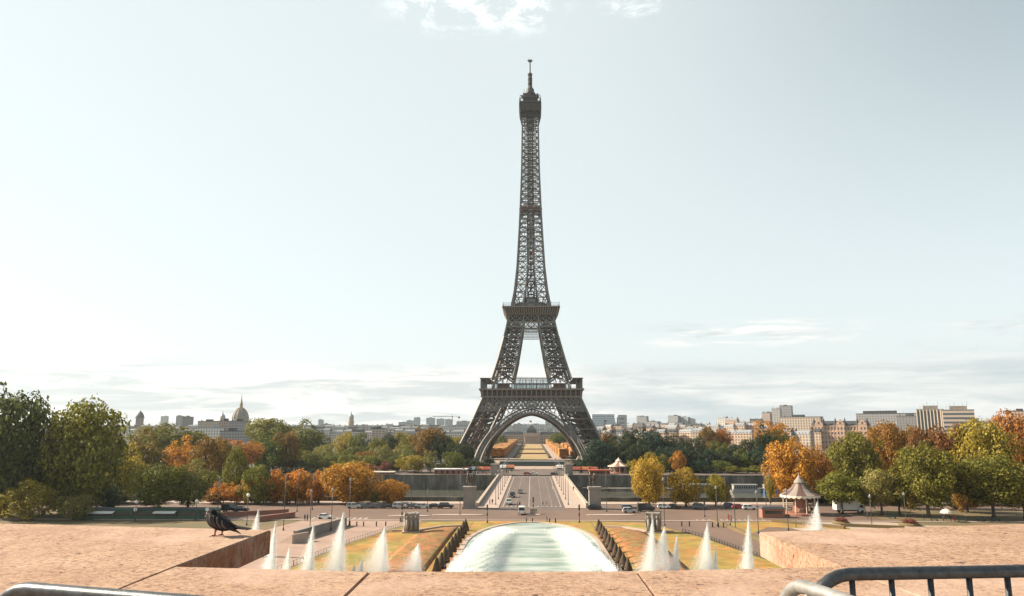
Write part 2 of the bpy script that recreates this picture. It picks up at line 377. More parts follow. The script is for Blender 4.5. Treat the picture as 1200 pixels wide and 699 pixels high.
# road paint on the square and the bridge
b = MB()
def dash(x0, x1, y0, y1): b.add([(x0,y0,Z4),(x1,y0,Z4),(x1,y1,Z4),(x0,y1,Z4)], [(0,1,2,3)])
for k in range(14): dash(-9.6+k*1.4, -8.9+k*1.4, 243.5, 245.3)
for k in range(14): dash(-9.6+k*1.4, -8.9+k*1.4, 392, 395)
dash(-1.1, -.85, 246, 392)
for xx in (-5.2, 3.1, 6.3):
    for k in range(18): dash(xx, xx+.16, 247+k*8, 251+k*8)
for s in (-1, 1): dash(s*9.1-.12, s*9.1+.12, 246, 390)
for k in range(12): dash(44+k*1.6, 44.6+k*1.6, 209, 210.6)
for k in range(10): dash(-60+k*1.6, -59.2+k*1.6, 209, 212.5)
struct(b.build('road_markings', M['paint']))

# ------------------------------------------------------------------ bridge
bridge = empty('bridge', (0, 236, 0), 0, 'wide stone road bridge crossing the river straight towards the tower', 'bridge')
def bl(o): o.location = (0, -236, 0); return o
b = MB(); b.box(-17.4, 17.4, 236, 404, -2.2, -.012)
for k in range(1, 5): b.box(-15.5, 15.5, 236+k*33.6-2, 236+k*33.6+2, ZR-1, -2.202)
bl(b.build('deck', M['stone_grey'], bridge))
for s in (-1, 1):
    b = MB(); b.box(s*17.1-.35, s*17.1+.35, 242, 397, 0, 1.05); b.box(s*17.1-.48, s*17.1+.48, 242, 397, 1.052, 1.25)
    bl(b.build('parapet', M['stone'], bridge))
    b = MB(); b.box(min(s*10.3,s*16.7), max(s*10.3,s*16.7), 238, 402, -.01, .16); bl(b.build('footway', M['pave'], bridge))
sheet('bridge_road', rect(-10.25, 10.25, 232, 404), Z2, M['asphalt_bridge'])

# ------------------------------------------------------------------ the tower
def lerp_tab(tab, z):
    if z <= tab[0][0]: return tab[0][1]
    for (a, x), (c, y) in zip(tab, tab[1:]):
        if z <= c: return x + (y-x)*(z-a)/(c-a)
    return tab[-1][1]
TA = [(0,56.2),(15.6,48.4),(30,41.6),(46.3,34.9),(60.9,28.5),(78,23.6),(95,19.4),(108.6,16.7),(118,14.0),(130,12.2),(147.4,10.5),(173,9.1),(194,8.1),(225.5,7.0),(250,6.6),(273,6.3)]
TB = [(0,39.2),(15.6,32.1),(30,25.5),(46.3,18.2),(60.9,13.5),(78,9.7),(95,6.8),(108.6,5.3),(118,4.2)]
A = lambda z: lerp_tab(TA, z)
Bn = lambda z: lerp_tab(TB, z)
TY = 575.0
tower = empty('lattice_tower', (0, TY, 0), 0, 'huge brown iron lattice tower standing on four splayed legs beyond the bridge', 'tower')
def face_pt(k, s, z, inset=0.0):
    """point on side k of the tower: s along the side, a(z) out from the axis"""
    a = A(z) - inset
    x, y = s, -a
    for _ in range(k): x, y = -y, x
    return Vector((x, y, z))
def leg_levels(lv, chord, brace, name, seed):
    for qx in (-1, 1):
        for qy in (-1, 1):
            b = MB(); bb_ = MB(); rnd = random.Random(seed + qx*3 + qy)
            def P(i, j, z): return Vector((qx*(A(z) if i else Bn(z)), qy*(A(z) if j else Bn(z)), z))
            cs = [(0,0),(1,0),(1,1),(0,1)]
            for z0, z1 in zip(lv, lv[1:]):
                for c in cs: b.bar(P(*c, z0), P(*c, z1), chord)
                for e in range(4):
                    c, d = cs[e], cs[(e+1) % 4]
                    p0, p1, q0, q1 = P(*c, z0), P(*d, z0), P(*c, z1), P(*d, z1)
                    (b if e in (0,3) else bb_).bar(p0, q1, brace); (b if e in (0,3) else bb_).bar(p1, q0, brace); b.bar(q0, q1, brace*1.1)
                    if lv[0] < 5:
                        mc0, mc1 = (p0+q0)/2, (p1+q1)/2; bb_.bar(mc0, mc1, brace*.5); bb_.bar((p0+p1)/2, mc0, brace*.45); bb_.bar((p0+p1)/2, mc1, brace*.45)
                bb_.bar(P(0,0,z1), P(1,1,z1), brace*.8); bb_.bar(P(1,0,z1), P(0,1,z1), brace*.8)
                bb_.bar(P(0,0,z0), P(1,1,z1), brace*.7); bb_.bar(P(1,0,z0), P(0,1,z1), brace*.7)
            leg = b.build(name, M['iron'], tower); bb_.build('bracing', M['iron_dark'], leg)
            # lift rails and stair inside the leg
            r = MB()
            zz = lv[0]
            for u in (.38, .62):
                for v in (.38, .62):
                    def C(z, u=u, v=v): return Vector((qx*(Bn(z)+(A(z)-Bn(z))*u), qy*(Bn(z)+(A(z)-Bn(z))*v), z))
                    for z0, z1 in zip(lv, lv[1:]): r.bar(C(z0), C(z1), chord*.4)
            for k in range(7):
                z = lv[0] + (lv[-1]-lv[0])*(k+.5)/7
                wd = (A(z)-Bn(z))*.36; cx = (A(z)+Bn(z))/2
                r.box(qx*cx-wd/2, qx*cx+wd/2, qy*cx-wd/2, qy*cx+wd/2, z, z+.5)
            r.build('lift_rail', M['cage'], leg)
leg_levels([.8, 8.5, 16.5, 24, 31, 37.5, 46.3], 1.15, .62, 'leg', 1)
leg_levels([60, 68.5, 76.5, 84.5, 92, 99.5, 108.6], 1.05, .62, 'upper_leg', 7)
for qx in (-1, 1):
    for qy in (-1, 1):
        for ix in (0, 1):
            for iy in (0, 1):
                b = MB()
                x = qx*(A(0) if ix else Bn(0)); y = qy*(A(0) if iy else Bn(0))
                b.frustum(x-3.6, x+3.6, y-3.6, y+3.6, 0, x-2, x+2, y-2, y+2, 3.0)
                b.build('footing', M['stone'], tower)
# arches, one on each side, with spandrel rings
AW, AH, AN = 35.2, 35.0, 1.62
def arch_pt(t, off):
    w_, h_ = AW+off, AH+off
    c, s_ = math.cos(t), math.sin(t)
    x = w_*math.copysign(abs(c)**(2/AN), c); z = h_*abs(s_)**(2/AN)
    return x, z
def arch_line(off, n=44):
    # equal steps along the curve
    raw = [arch_pt(PI*i/400, off) for i in range(401)]
    d = [0]
    for p, q in zip(raw, raw[1:]): d.append(d[-1] + math.dist(p, q))
    out = []; j = 0
    for i in range(n+1):
        t = d[-1]*i/n
        while j < 399 and d[j+1] < t: j += 1
        f = (t-d[j])/max(1e-9, d[j+1]-d[j]); out.append((raw[j][0]+(raw[j+1][0]-raw[j][0])*f, raw[j][1]+(raw[j+1][1]-raw[j][1])*f))
    return out
LI, LM, LO = arch_line(0), arch_line(1.2), arch_line(4.3)
for k in range(4):
    b = MB()
    def P(xz, ins): return face_pt(k, xz[0], max(xz[1], .5), ins)
    for ins in (-.3, 3.6):
        for i in range(44):
            b.bar(P(LI[i], ins), P(LI[i+1], ins), 1.15, 1.0); b.bar(P(LO[i], ins), P(LO[i+1], ins), 1.15, .9)
            if ins < 1:
                b.bar(P(LM[i], ins), P(LM[i+1], ins), .55, .5)
                b.bar(P(LM[i], ins), P(LO[i], ins), .5); b.bar(P(LM[i], ins), P(LO[i+1], ins), .3); b.bar(P(LO[i], ins), P(LM[i+1], ins), .3)
            else: b.bar(P(LI[i], ins), P(LO[i], ins), .3)
    for i in range(45):
        b.bar(P(LI[i], -.3), P(LI[i], 3.6), .5, .3)
        if i < 44: b.bar(P(LI[i], -.3), P(LI[i+1], 3.6), .3, .25); b.bar(P(LO[i], -.3), P(LO[i], 3.6), .25)
    # spandrel rings between arch and girder
    for s in (-1, 1):
        for x, zc, rr in ((9.5,38.9,1.0),(12.2,37.9,1.35),(15,36.5,1.75),(17.9,34.6,2.1),(20.3,31.6,1.7)):
            prev = None
            for j in range(13):
                p = face_pt(k, s*(x + rr*math.cos(2*PI*j/12)), zc + .4 + rr*math.sin(2*PI*j/12), -.2)
                if prev is not None: b.bar(prev, p, .38)
                prev = p
    ar = b.build('arch', M['iron'], tower)
    b = MB(); up = lambda xz, d: (xz[0]*(1+d/36), xz[1]+d)
    for i in range(44):
        q = [P(up(LI[i],.3), .3), P(up(LI[i+1],.3), .3), P(up(LI[i+1],.3), 7.5), P(up(LI[i],.3), 7.5)]; q2 = [P(up(LI[i],.8), .3), P(up(LI[i+1],.8), .3), P(up(LI[i+1],.8), 7.5), P(up(LI[i],.8), 7.5)]
        b.add(q+q2, [(0,1,2,3),(7,6,5,4),(0,4,5,1),(2,6,7,3)])
    b.build('soffit', M['cage'], ar)
# girders below the first platform
def lattice(b, k, s0, s1, z0, z1, n, wd, ins=0.0, frame=.6, top=None):
    def P(u, z): return face_pt(k, u, z, ins)
    S = lambda i, z, s0=s0, s1=s1: (s0 + (s1-s0)*i/n)*(1 if top is None else (1 + (top-1)*(z-z0)/(z1-z0)))
    for i in range(n):
        b.bar(P(S(i,z0),z0), P(S(i+1,z1),z1), wd); b.bar(P(S(i+1,z0),z0), P(S(i,z1),z1), wd)
    for i in range(n+1): b.bar(P(S(i,z0),z0), P(S(i,z1),z1), wd*.9)
    for z in (z0, z1): b.bar(P(S(0,z),z), P(S(n,z),z), frame)
b = MB()
for k in range(4):
    lattice(b, k, -35.9, 35.9, 40.0, 46.3, 20, .5, -.2, .85, top=.965)
    for i in range(20):       # rosettes
        c = -35.9 + 71.8*(i+.5)/20; prev = None
        for j in range(9):
            p = face_pt(k, c + .95*math.cos(PI*j/4), 43.15 + .95*math.sin(PI*j/4), -.3)
            if prev is not None: b.bar(prev, p, .3)
            prev = p
    for s in (-1, 1):
        x0, x1 = sorted((s*21.5, s*38.2)); lattice(b, k, x0, x1, 36.4, 39.2, 9, .36, -.2, .6)
b.build('girder', M['iron'], tower)
# first platform
b = MB(); h = 36.2
for k in range(4):
    def Q(s, o, z, k=k):
        x, y = s, -o
        for _ in range(k): x, y = -y, x
        return Vector((x, y, z))
    o = len(b.v)
    # coved frieze between 46.4 and 52
    prof = [(35.0,46.5),(35.3,50.2),(36.2,51.2),(36.2,52.3)]
    for (d0, z0), (d1, z1) in zip(prof, prof[1:]): b.add([Q(-d0,d0,z0),Q(d0,d0,z0),Q(d1,d1,z1),Q(-d1,d1,z1)], [(0,1,2,3)])
b.add([(-h,-h,52.3),(h,-h,52.3),(h,h,52.3),(-h,h,52.3),(-11,-11,52.3),(11,-11,52.3),(11,11,52.3),(-11,11,52.3)], [(0,1,5,4),(1,2,6,5),(2,3,7,6),(3,0,4,7)])
b.add([(-35,-35,46.5),(35,-35,46.5),(35,35,46.5),(-35,35,46.5),(-11,-11,46.5),(11,-11,46.5),(11,11,46.5),(-11,11,46.5)], [(0,4,5,1),(1,5,6,2),(2,6,7,3),(3,7,4,0)])
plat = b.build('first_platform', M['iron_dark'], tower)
b = MB()
for k in range(4):
    def Q(s, o, z, k=k):
        x, y = s, -o
        for _ in range(k): x, y = -y, x
        return Vector((x, y, z))
    for i in range(21):
        s = -35 + 70*i/20
        b.bar(Q(s,35.6,46.6), Q(s,36.2,50.9), .7, .9); b.bar(Q(s,36.1,50.4), Q(s,36.9,51.9), .9, .8)
    b.bar(Q(-36,35.7,46.9), Q(36,35.7,46.9), .9, .8); b.bar(Q(-37,36.8,52.0), Q(37,36.8,52.0), 1.3, 1.2)
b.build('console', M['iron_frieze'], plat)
b = MB()
for k in range(4):
    def Q(s, o, z, k=k):
        x, y = s, -o
        for _ in range(k): x, y = -y, x
        return Vector((x, y, z))
    b.bar(Q(-36.6,36.4,59.9), Q(36.6,36.4,59.9), 1.0, .5); b.bar(Q(-36.3,36.2,53.5), Q(36.3,36.2,53.5), .25)
    b.add([Q(-36.8,36.8,60.16),Q(36.8,36.8,60.16),Q(30,30,60.3),Q(-30,30,60.3)], [(0,1,2,3)])
    for i in range(19):
        s = -36.1 + 72.2*i/18; b.bar(Q(s,36.2,52.3), Q(s,36.2,59.9), .34 if i % 3 else .5)
b.build('gallery', M['iron'], plat)
b = MB()
for k in range(4):
    def Q(s, o, z, k=k):
        x, y = s, -o
        for _ in range(k): x, y = -y, x
        return Vector((x, y, z))
    b = MB(); pts = [Q(-14,29,52.5),Q(14,29,52.5),Q(14,25.5,52.5),Q(-14,25.5,52.5),Q(-14,28.0,59),Q(14,28.0,59),Q(14,25.5,59),Q(-14,25.5,59)]
    b.add(pts, [(0,1,5,4),(1,2,6,5),(2,3,7,6),(3,0,4,7),(4,5,6,7)])
    b.build('glass_pavilion', M['skyglass'], plat)
b = MB()
for k in range(4):
    def Q(s, o, z, k=k):
        x, y = s, -o
        for _ in range(k): x, y = -y, x
        return Vector((x, y, z))
    b = MB()
    for i in range(12): s = -14 + 28*i/11; b.bar(Q(s,29.2,52.5), Q(s,28.2,59), .3)
    for z in (52.8, 55.4, 58.9): b.bar(Q(-14,29.2-(z-52.5)*.15,z), Q(14,29.2-(z-52.5)*.15,z), .3)
    b.bar(Q(-15,29.6,59.6), Q(15,29.6,59.6), .9, .4)
    b.build('pavilion_frame', M['iron'], plat)
b = MB()
for s in (-1, 1):
    for s2 in (-1, 1):
        b = MB(); b.box(min(s*16,s*25), max(s*16,s*25), min(s2*16,s2*25), max(s2*16,s2*25), 52.6, 56.6); b.build('service_hall', M['cage'], plat)
# truss and bars below the second platform
b = MB()
for k in range(4):
    for s0, s1, n in ((-16.9,-6.2,2),(-5.6,5.6,2),(6.2,16.9,2)): lattice(b, k, s0, s1, 103.2, 108.6, n, .55, -.1, .65, top=.95)
    lattice(b, k, -18.0, 18.0, 99.2, 102.6, 18, .3, -.15, .5, top=.95)
    for z in (98.2, 96.9, 95.6, 94.4): b.bar(face_pt(k,-6.2,z,-.1), face_pt(k,6.2,z,-.1), .42)
    for i in range(13): b.bar(face_pt(k,-6+i,94.4,-.1), face_pt(k,-6+i,98.4,-.1), .22)
b.build('girder', M['iron'], tower)
b = MB(); prof = [(18.2,108.6),(18.9,110.0),(20.6,113.2),(21.1,113.6),(21.1,114.7)]
for k in range(4):
    def Q(s, o, z, k=k):
        x, y = s, -o
        for _ in range(k): x, y = -y, x
        return Vector((x, y, z))
    for (d0, z0), (d1, z1) in zip(prof, prof[1:]): b.add([Q(-d0,d0,z0),Q(d0,d0,z0),Q(d1,d1,z1),Q(-d1,d1,z1)], [(0,1,2,3)])
b.add([(-21.1,-21.1,114.7),(21.1,-21.1,114.7),(21.1,21.1,114.7),(-21.1,21.1,114.7)], [(0,1,2,3)])
b.add([(-18.2,-18.2,108.6),(18.2,-18.2,108.6),(18.2,18.2,108.6),(-18.2,18.2,108.6)], [(3,2,1,0)])
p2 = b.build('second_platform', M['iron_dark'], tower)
b = MB()
for k in range(4):
    def Q(s, o, z, k=k):
        x, y = s, -o
        for _ in range(k): x, y = -y, x
        return Vector((x, y, z))
    for i in range(23): s = -18.3+36.6*i/22; b.bar(Q(s,18.75,108.8), Q(s*1.1,20.9,113.4), .7, .7)
    b.bar(Q(-21.3,21.2,114.2), Q(21.3,21.2,114.2), .8, 1.2); b.bar(Q(-18.4,18.4,108.9), Q(18.4,18.4,108.9), .5, .5)
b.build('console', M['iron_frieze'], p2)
b = MB()
for k in range(4):
    def Q(s, o, z, k=k):
        x, y = s, -o
        for _ in range(k): x, y = -y, x
        return Vector((x, y, z))
    b.bar(Q(-21,21,117.0), Q(21,21,117.0), .22); b.bar(Q(-21,21,115.8), Q(21,21,115.8), .14)
    for i in range(29): s = -21+42*i/28; b.bar(Q(s,21,114.7), Q(s,21,117.0 if i % 4 else 118.2), .16)
b.build('railing', M['iron'], p2)
b = MB(); b.box(-9.5,9.5,-12.3,12.3,114.72,119); b.box(-12.3,12.3,-9.5,9.5,114.72,118.6); b.box(-6,6,-8,8,119.01,123.4)
b.build('service_hall', M['iron_dark'], p2)
for bx in ((-2.6,2.6,-12.9,-12.302,115,117.8),(-3.4,3.4,-8.6,-8.003,119.4,122.4)): b = MB(); b.box(*bx); b.build('window_band', M['skyglass'], p2)
# spire
lv = [114.7]; z = 114.7
while z < 268:
    z += max(5.2, A(z)*.82); lv.append(min(z, 272.5))
b = MB()
for z0, z1 in zip(lv, lv[1:]):
    t0 = (z0-114)/158; ch = 1.35 - .4*t0; br = .56 - .12*t0
    for k in range(4):
        a0, a1 = A(z0), A(z1)
        b.bar(face_pt(k,-a0,z0), face_pt(k,-a1,z1), ch)
        f0 = min(.62, max(0, .34 + .0)) ; inner0 = a0*max(0, .40*(1-(z0-118)/72)); inner1 = a1*max(0, .40*(1-(z1-118)/72))
        for s in (-1, 1):
            b.bar(face_pt(k,s*inner0,z0,.1), face_pt(k,s*inner1,z1,.1), ch*.62)
            b.bar(face_pt(k,s*inner0,z0), face_pt(k,s*a1,z1), br); b.bar(face_pt(k,s*a0,z0), face_pt(k,s*inner1,z1), br)
            zm = (z0+z1)/2; am, im = A(zm), (inner0+inner1)/2
            b.bar(face_pt(k,s*im,zm), face_pt(k,s*am,zm), br*.6)
            b.bar(face_pt(k,s*(im+am)/2,z0), face_pt(k,s*(im+am)/2,z1), br*.5)
        if inner0 > 1.2: b.bar(face_pt(k,-inner0,z0), face_pt(k,inner1,z1), br*.8); b.bar(face_pt(k,inner0,z0), face_pt(k,-inner1,z1), br*.8)
        b.bar(face_pt(k,-a1,z1), face_pt(k,a1,z1), br*1.1)
    b.bar((-A(z1),-A(z1),z1),(A(z1),A(z1),z1),br); b.bar((A(z1),-A(z1),z1),(-A(z1),A(z1),z1),br)
b.build('spire', M['iron'], tower)
b = MB()
for z0, z1 in zip(lv, lv[1:]):
    hw = 2.5 if z0 < 190 else 2.0
    for sx_ in (-1, 1):
        for sy_ in (-1, 1): b.bar((sx_*hw,sy_*hw,z0),(sx_*hw,sy_*hw,z1),.95)
    for zz in (z0, (z0+z1)/2):
        b.box(-hw,hw,-hw,hw,zz,zz+.35)
    b.bar((-hw,-hw,z0),(hw,-hw,z1),.4); b.bar((hw,-hw,z0),(-hw,-hw,z1),.4); b.bar((-hw,hw,z0),(hw,hw,z1),.4)
    b.bar((0,-hw-.4,z0),(0,-hw-.4,z1),.7)
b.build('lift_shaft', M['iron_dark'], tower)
b = MB(); b.box(1.1,3.0,-3.6,-2.7,156,161); b.build('lift_cabin', mat('lift_cabin_red', (.42,.10,.04), .6), tower)
b = MB(); a_ = A(196); b.box(-a_-.5,a_+.5,-a_-.5,a_+.5,195.0,195.6)
for k in range(4):
    b.bar(face_pt(k,-a_,194.2,-.3), face_pt(k,a_,194.2,-.3), 1.1, .5)
    for s in (-1, 1): b.bar(face_pt(k,s*a_,191.5,-.3), face_pt(k,0,196.5,-.3), .7)
b.build('mid_platform', M['cage'], tower)
# summit
b = MB()
for k in range(4):
    def Q(s, o, z, k=k):
        x, y = s, -o
        for _ in range(k): x, y = -y, x
        return Vector((x, y, z))
    for i in range(7):
        s = -6.2+12.4*i/6
        b.bar(Q(s,6.3,266), Q(s*1.36,8.7,277), .42); b.bar(Q(s,6.3,266), Q(s,6.3,277), .3)
    for i in range(6): s = -6.2+12.4*i/6; b.bar(Q(s,6.35,268), Q(s+2.07,6.9,273), .25); b.bar(Q(s+2.07,6.35,268), Q(s,6.9,273), .25)
    b.bar(Q(-6.4,6.4,266), Q(6.4,6.4,266), .6); b.bar(Q(-7.2,7.2,272.5), Q(7.2,7.2,272.5), .5)
b.frustum(-3.0,3.0,-3.0,3.0,262,-3.8,3.8,-3.8,3.8,277)
b.frustum(-7.6,7.6,-7.6,7.6,275.8,-9,9,-9,9,278.6)
for i in range(4): b.box(-7.7,7.7,-7.7,7.7,278.61,282.6) if i == 0 else None
b.frustum(-8.6,8.6,-8.6,8.6,282.61,-8.2,8.2,-8.2,8.2,283.7)
cab = b.build('summit_cabin', M['iron_dark'], tower)
b = MB()
for k in range(4):
    def Q(s, o, z, k=k):
        x, y = s, -o
        for _ in range(k): x, y = -y, x
        return Vector((x, y, z))
    for i in range(15): s = -8.6+17.2*i/14; b.bar(Q(s,8.7,283.7), Q(s*.93,7.9,288.5), .2)
    b.bar(Q(-8,8,288.5), Q(8,8,288.5), .35); b.bar(Q(-8.6,8.6,285.5), Q(8.6,8.6,285.5), .2)
    for i in range(8): s = -8.4+16.8*i/7; b.bar(Q(s,8.75,278.6), Q(s,8.75,282.6), .35)
b.box(-5.2,5.2,-5.2,5.2,283.72,287.8); b.frustum(-5.8,5.8,-5.8,5.8,288.0,-3.6,3.6,-3.6,3.6,292.6)
b.lathe([(4.4,292.6),(4.4,293.6),(3.3,294),(3.2,297),(2.4,298)], 12)
rnd = random.Random(5)
for k in range(18):
    an = rnd.uniform(0, 2*PI); rr = rnd.uniform(4, 7.6); z = 288.6 + rnd.uniform(-.5, 2)
    b.bar((rr*math.cos(an), rr*math.sin(an), z), (rr*math.cos(an), rr*math.sin(an), z+rnd.uniform(1.8, 5)), .28)
for k in range(10):
    an = rnd.uniform(0, 2*PI); c = (6.5*math.cos(an), 6.5*math.sin(an), 289+rnd.uniform(0, 2.5)); b.cbox(c, (1.6,1.6,1.3))
b.build('beacon_deck', M['iron_dark'], cab)
b = MB(); b.lathe([(2.0,298),(1.9,299.5),(1.35,300),(1.35,303),(1.75,303.2),(1.75,304),(1.3,304.2),(1.3,307),(1.65,307.2),(1.65,308),(1.1,308.2),(1.1,311.5),(.55,312),(.5,321.8),(.25,322),(.2,324.6)], 10)
for z in (300.8, 302.2, 305, 306.2, 309.2, 310.4): b.lathe([(1.9,z),(1.9,z+.35)], 10)
for k in range(4):
    an = k*PI/4; c, s = math.cos(an)*2.2, math.sin(an)*2.2; b.bar((-c,-s,322.6),(c,s,322.6),.45); b.bar((-c*.8,-s*.8,321.6),(c*.8,s*.8,321.6),.3)
b.build('antenna', M['iron_dark'], tower)

# ------------------------------------------------------------------ stone parapet, terrace and crowd barriers in front
def ledge_material(name, side=False):
    m = bpy.data.materials.new(name); m.use_nodes = True; n = m.node_tree.nodes; l = m.node_tree.links; b = n['Principled BSDF']
    b.inputs['Roughness'].default_value = .9; b.inputs['Specular IOR Level'].default_value = .2
    tc = n.new('ShaderNodeTexCoord')
    def noise(scale, det=8, rough=.65, st=None):
        t = n.new('ShaderNodeTexNoise'); t.inputs['Scale'].default_value = scale; t.inputs['Detail'].default_value = det; t.inputs['Roughness'].default_value = rough
        if st:
            mp = n.new('ShaderNodeMapping'); mp.inputs['Scale'].default_value = st; l.new(tc.outputs['Object'], mp.inputs[0]); l.new(mp.outputs[0], t.inputs['Vector'])
        else: l.new(tc.outputs['Object'], t.inputs['Vector'])
        return t.outputs['Fac']
    def ramp(v, lo, hi):
        r = n.new('ShaderNodeMapRange'); r.inputs[1].default_value = lo; r.inputs[2].default_value = hi; l.new(v, r.inputs[0]); return r.outputs[0]
    def mix(f, a, c):
        x = n.new('ShaderNodeMix'); x.data_type = 'RGBA'; l.new(f, x.inputs['Factor'])
        for i, v in ((6,a),(7,c)):
            if isinstance(v, tuple): x.inputs[i].default_value = (*v, 1)
            else: l.new(v, x.inputs[i])
        return x.outputs[2]
    c = mix(ramp(noise(2.2), .35, .65), (.33,.205,.132), (.43,.29,.198))
    c = mix(ramp(noise(34, 7, .8), .47, .60), c, (.17,.092,.06))            # grain
    c = mix(ramp(noise(1.3, 10, .7, (1,3,1)), .56, .70), c, (.30,.18,.125))       # worn darker veins
    c = mix(ramp(noise(13, 3, .5), .66, .71), c, (.085,.05,.04))                 # pits
    c = mix(ramp(noise(4.2, 9, .78, (.6,1.5,1)), .60, .68), c, (.14,.075,.05))   # worn hollows
    c = mix(ramp(noise(.8, 5, .6), .50, .72), c, (.44,.31,.24))                 # bleached patches
    c = mix(ramp(noise(90, 2, .5), .60, .70), c, (.42,.30,.235))                  # pale crystals
    if side == 2:                     # shaded end: rusty brown with pale runs, reddened in colour against the bluish shade
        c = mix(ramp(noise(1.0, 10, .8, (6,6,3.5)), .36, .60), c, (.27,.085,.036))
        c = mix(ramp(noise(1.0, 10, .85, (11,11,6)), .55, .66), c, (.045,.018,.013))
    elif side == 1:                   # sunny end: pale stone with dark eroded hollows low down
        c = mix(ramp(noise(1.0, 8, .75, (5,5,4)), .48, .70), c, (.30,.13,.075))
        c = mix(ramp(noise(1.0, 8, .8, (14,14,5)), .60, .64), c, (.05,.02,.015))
    l.new(c, b.inputs['Base Color'])
    bp = n.new('ShaderNodeBump'); bp.inputs['Strength'].default_value = .55; bp.inputs['Distance'].default_value = .006
    l.new(noise(45, 8, .75), bp.inputs['Height'])
    bp2 = n.new('ShaderNodeBump'); bp2.inputs['Strength'].default_value = .5; bp2.inputs['Distance'].default_value = .03
    l.new(noise(5, 4, .6), bp2.inputs['Height']); l.new(bp.outputs[0], bp2.inputs['Normal']); l.new(bp2.outputs[0], b.inputs['Normal'])
    return m
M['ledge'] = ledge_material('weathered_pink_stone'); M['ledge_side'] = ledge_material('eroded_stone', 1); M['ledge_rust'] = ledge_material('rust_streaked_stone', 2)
LZ, LT, FLOOR = 23.194, .185, 22.38
parapet = empty('parapet', (0, 4.2, FLOOR), 0, 'broad worn pink stone parapet with an open notch in front of the gardens', 'parapet')
gp = lambda x, y: (G(x, y, LZ).x, G(x, y, LZ).y)
def ext(p, q, k): return (q[0]+(q[0]-p[0])*k, q[1]+(q[1]-p[1])*k)
A0 = gp(205,664); A1 = gp(318,621.3); A2 = gp(0,613.6); A3 = ext(A1, A2, 1.2)
B0 = gp(983,664); B1 = gp(889,623.6); B2 = gp(1200,613.9); B3 = ext(B1, B2, 1.2)
J1 = gp(434,670); J2 = gp(746,669.3); K1 = gp(404,699); K2 = gp(768,699)
K1b = ext(J1, K1, 1.1); K2b = ext(J2, K2, 1.1)
A0b = gp(118,699); B0b = gp(1078,699); A0b = ext(A0, A0b, 1.0); B0b = ext(B0, B0b, 1.0)
A4 = ext(A1, A0, 0); AL = (A3[0]-1.0, 3.0); BL = (B3[0]+1.0, 3.0)
g_ = .004
def slab(poly, name='coping_slab', side='ledge_side'):
    c = (sum(p[0] for p in poly)/len(poly), sum(p[1] for p in poly)/len(poly))
    pl = []
    for x, y in poly:                      # a thin open joint all round
        d = math.hypot(x-c[0], y-c[1]); pl.append((x-(x-c[0])/d*g_, y-(y-c[1])/d*g_))
    b = MB(); n_ = len(pl)
    b.add([(x,y,LZ-LT) for x,y in pl]+[(x,y,LZ) for x,y in pl], [list(range(n_))[::-1], list(range(n_,2*n_))])
    b.mat(1).add([(x,y,LZ-LT) for x,y in pl]+[(x,y,LZ) for x,y in pl], [(i,(i+1)%n_,n_+(i+1)%n_,n_+i) for i in range(n_)])
    o = b.build(name, [M['ledge'], M[side]], parapet); o.location = (0,-4.2,-FLOOR)
    bm = bmesh.new(); bm.from_mesh(o.data); bmesh.ops.remove_doubles(bm, verts=bm.verts, dist=1e-5)
    bmesh.ops.recalc_face_normals(bm, faces=bm.faces)
    bmesh.ops.bevel(bm, geom=[e for e in bm.edges if all(v.co.z > LZ-.01 for v in e.verts)], offset=.008, segments=2, affect='EDGES')
    bm.to_mesh(o.data); bm.free(); return o
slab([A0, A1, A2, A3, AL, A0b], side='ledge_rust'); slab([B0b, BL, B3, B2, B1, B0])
slab([A0, A0b, K1b, J1]); slab([J1, K1b, K2b, J2]); slab([J2, K2b, B0b, B0])
b = MB(); b.box(-9, 9, 3.3, 4.0, FLOOR-.6, LZ-LT-.003); o = b.build('wall', M['ledge_side'], parapet); o.location = (0,-4.2,-FLOOR)
for s in (-1, 1):
    b = MB(); b.box(min(s*3.2,s*9), max(s*3.2,s*9), 4.003, 5.6, FLOOR-.6, LZ-LT-.003); o = b.build('wall', M['ledge_side'], parapet); o.location = (0,-4.2,-FLOOR)
b = MB(); b.box(-40, 40, -30, 3.9, 0, FLOOR); o = b.build('terrace', M['pave']); struct(o)

M['galv'] = mat('galvanised_steel', (.075,.08,.085), .38, var=.35, vscale=14, metal=.7, bump=.06, bscale=30)
def barrier(p, q, label, L_=2.2, hgt=1.16, m=None):
    m = m or M['galv']
    p = Vector((p[0], p[1], 0)); d = (Vector((q[0], q[1], 0)) - p).normalized()
    ang = math.atan2(d.y, d.x)
    e = empty('crowd_barrier', (p.x, p.y, FLOOR), ang, label, 'barrier', 'steel crowd barriers behind the parapet')
    b = MB(); r = .14; path = [(0,0,.12)]
    for k in range(7): a = PI - PI/2*k/6; path.append((r+r*math.cos(a), 0, hgt-r+r*math.sin(a)))
    for k in range(7): a = PI/2 - PI/2*k/6; path.append((L_-r+r*math.cos(a), 0, hgt-r+r*math.sin(a)))
    path.append((L_,0,.12)); b.tube(path, .0205, 14); b.build('frame', m, e, smooth=True)
    b = MB(); b.tube([(0,0,.2),(L_,0,.2)], .016, 10); b.build('lower_rail', m, e, smooth=True)
    for k in range(int(L_/.133)-1):
        b = MB(); x = .145 + k*.133; b.tube([(x,0,.2),(x,0,hgt)], .0095, 8); b.build('bar', m, e, smooth=True)
    for x in (.25, L_-.25):
        b = MB(); b.tube([(x,-.28,.014),(x,-.1,.05),(x,0,.18),(x,.1,.05),(x,.28,.014)], .014, 8); b.build('foot', m, e, smooth=True)
def onrail(px, py, z): g = G(px, py, z); return (g.x, g.y)
RZ = FLOOR + 1.16
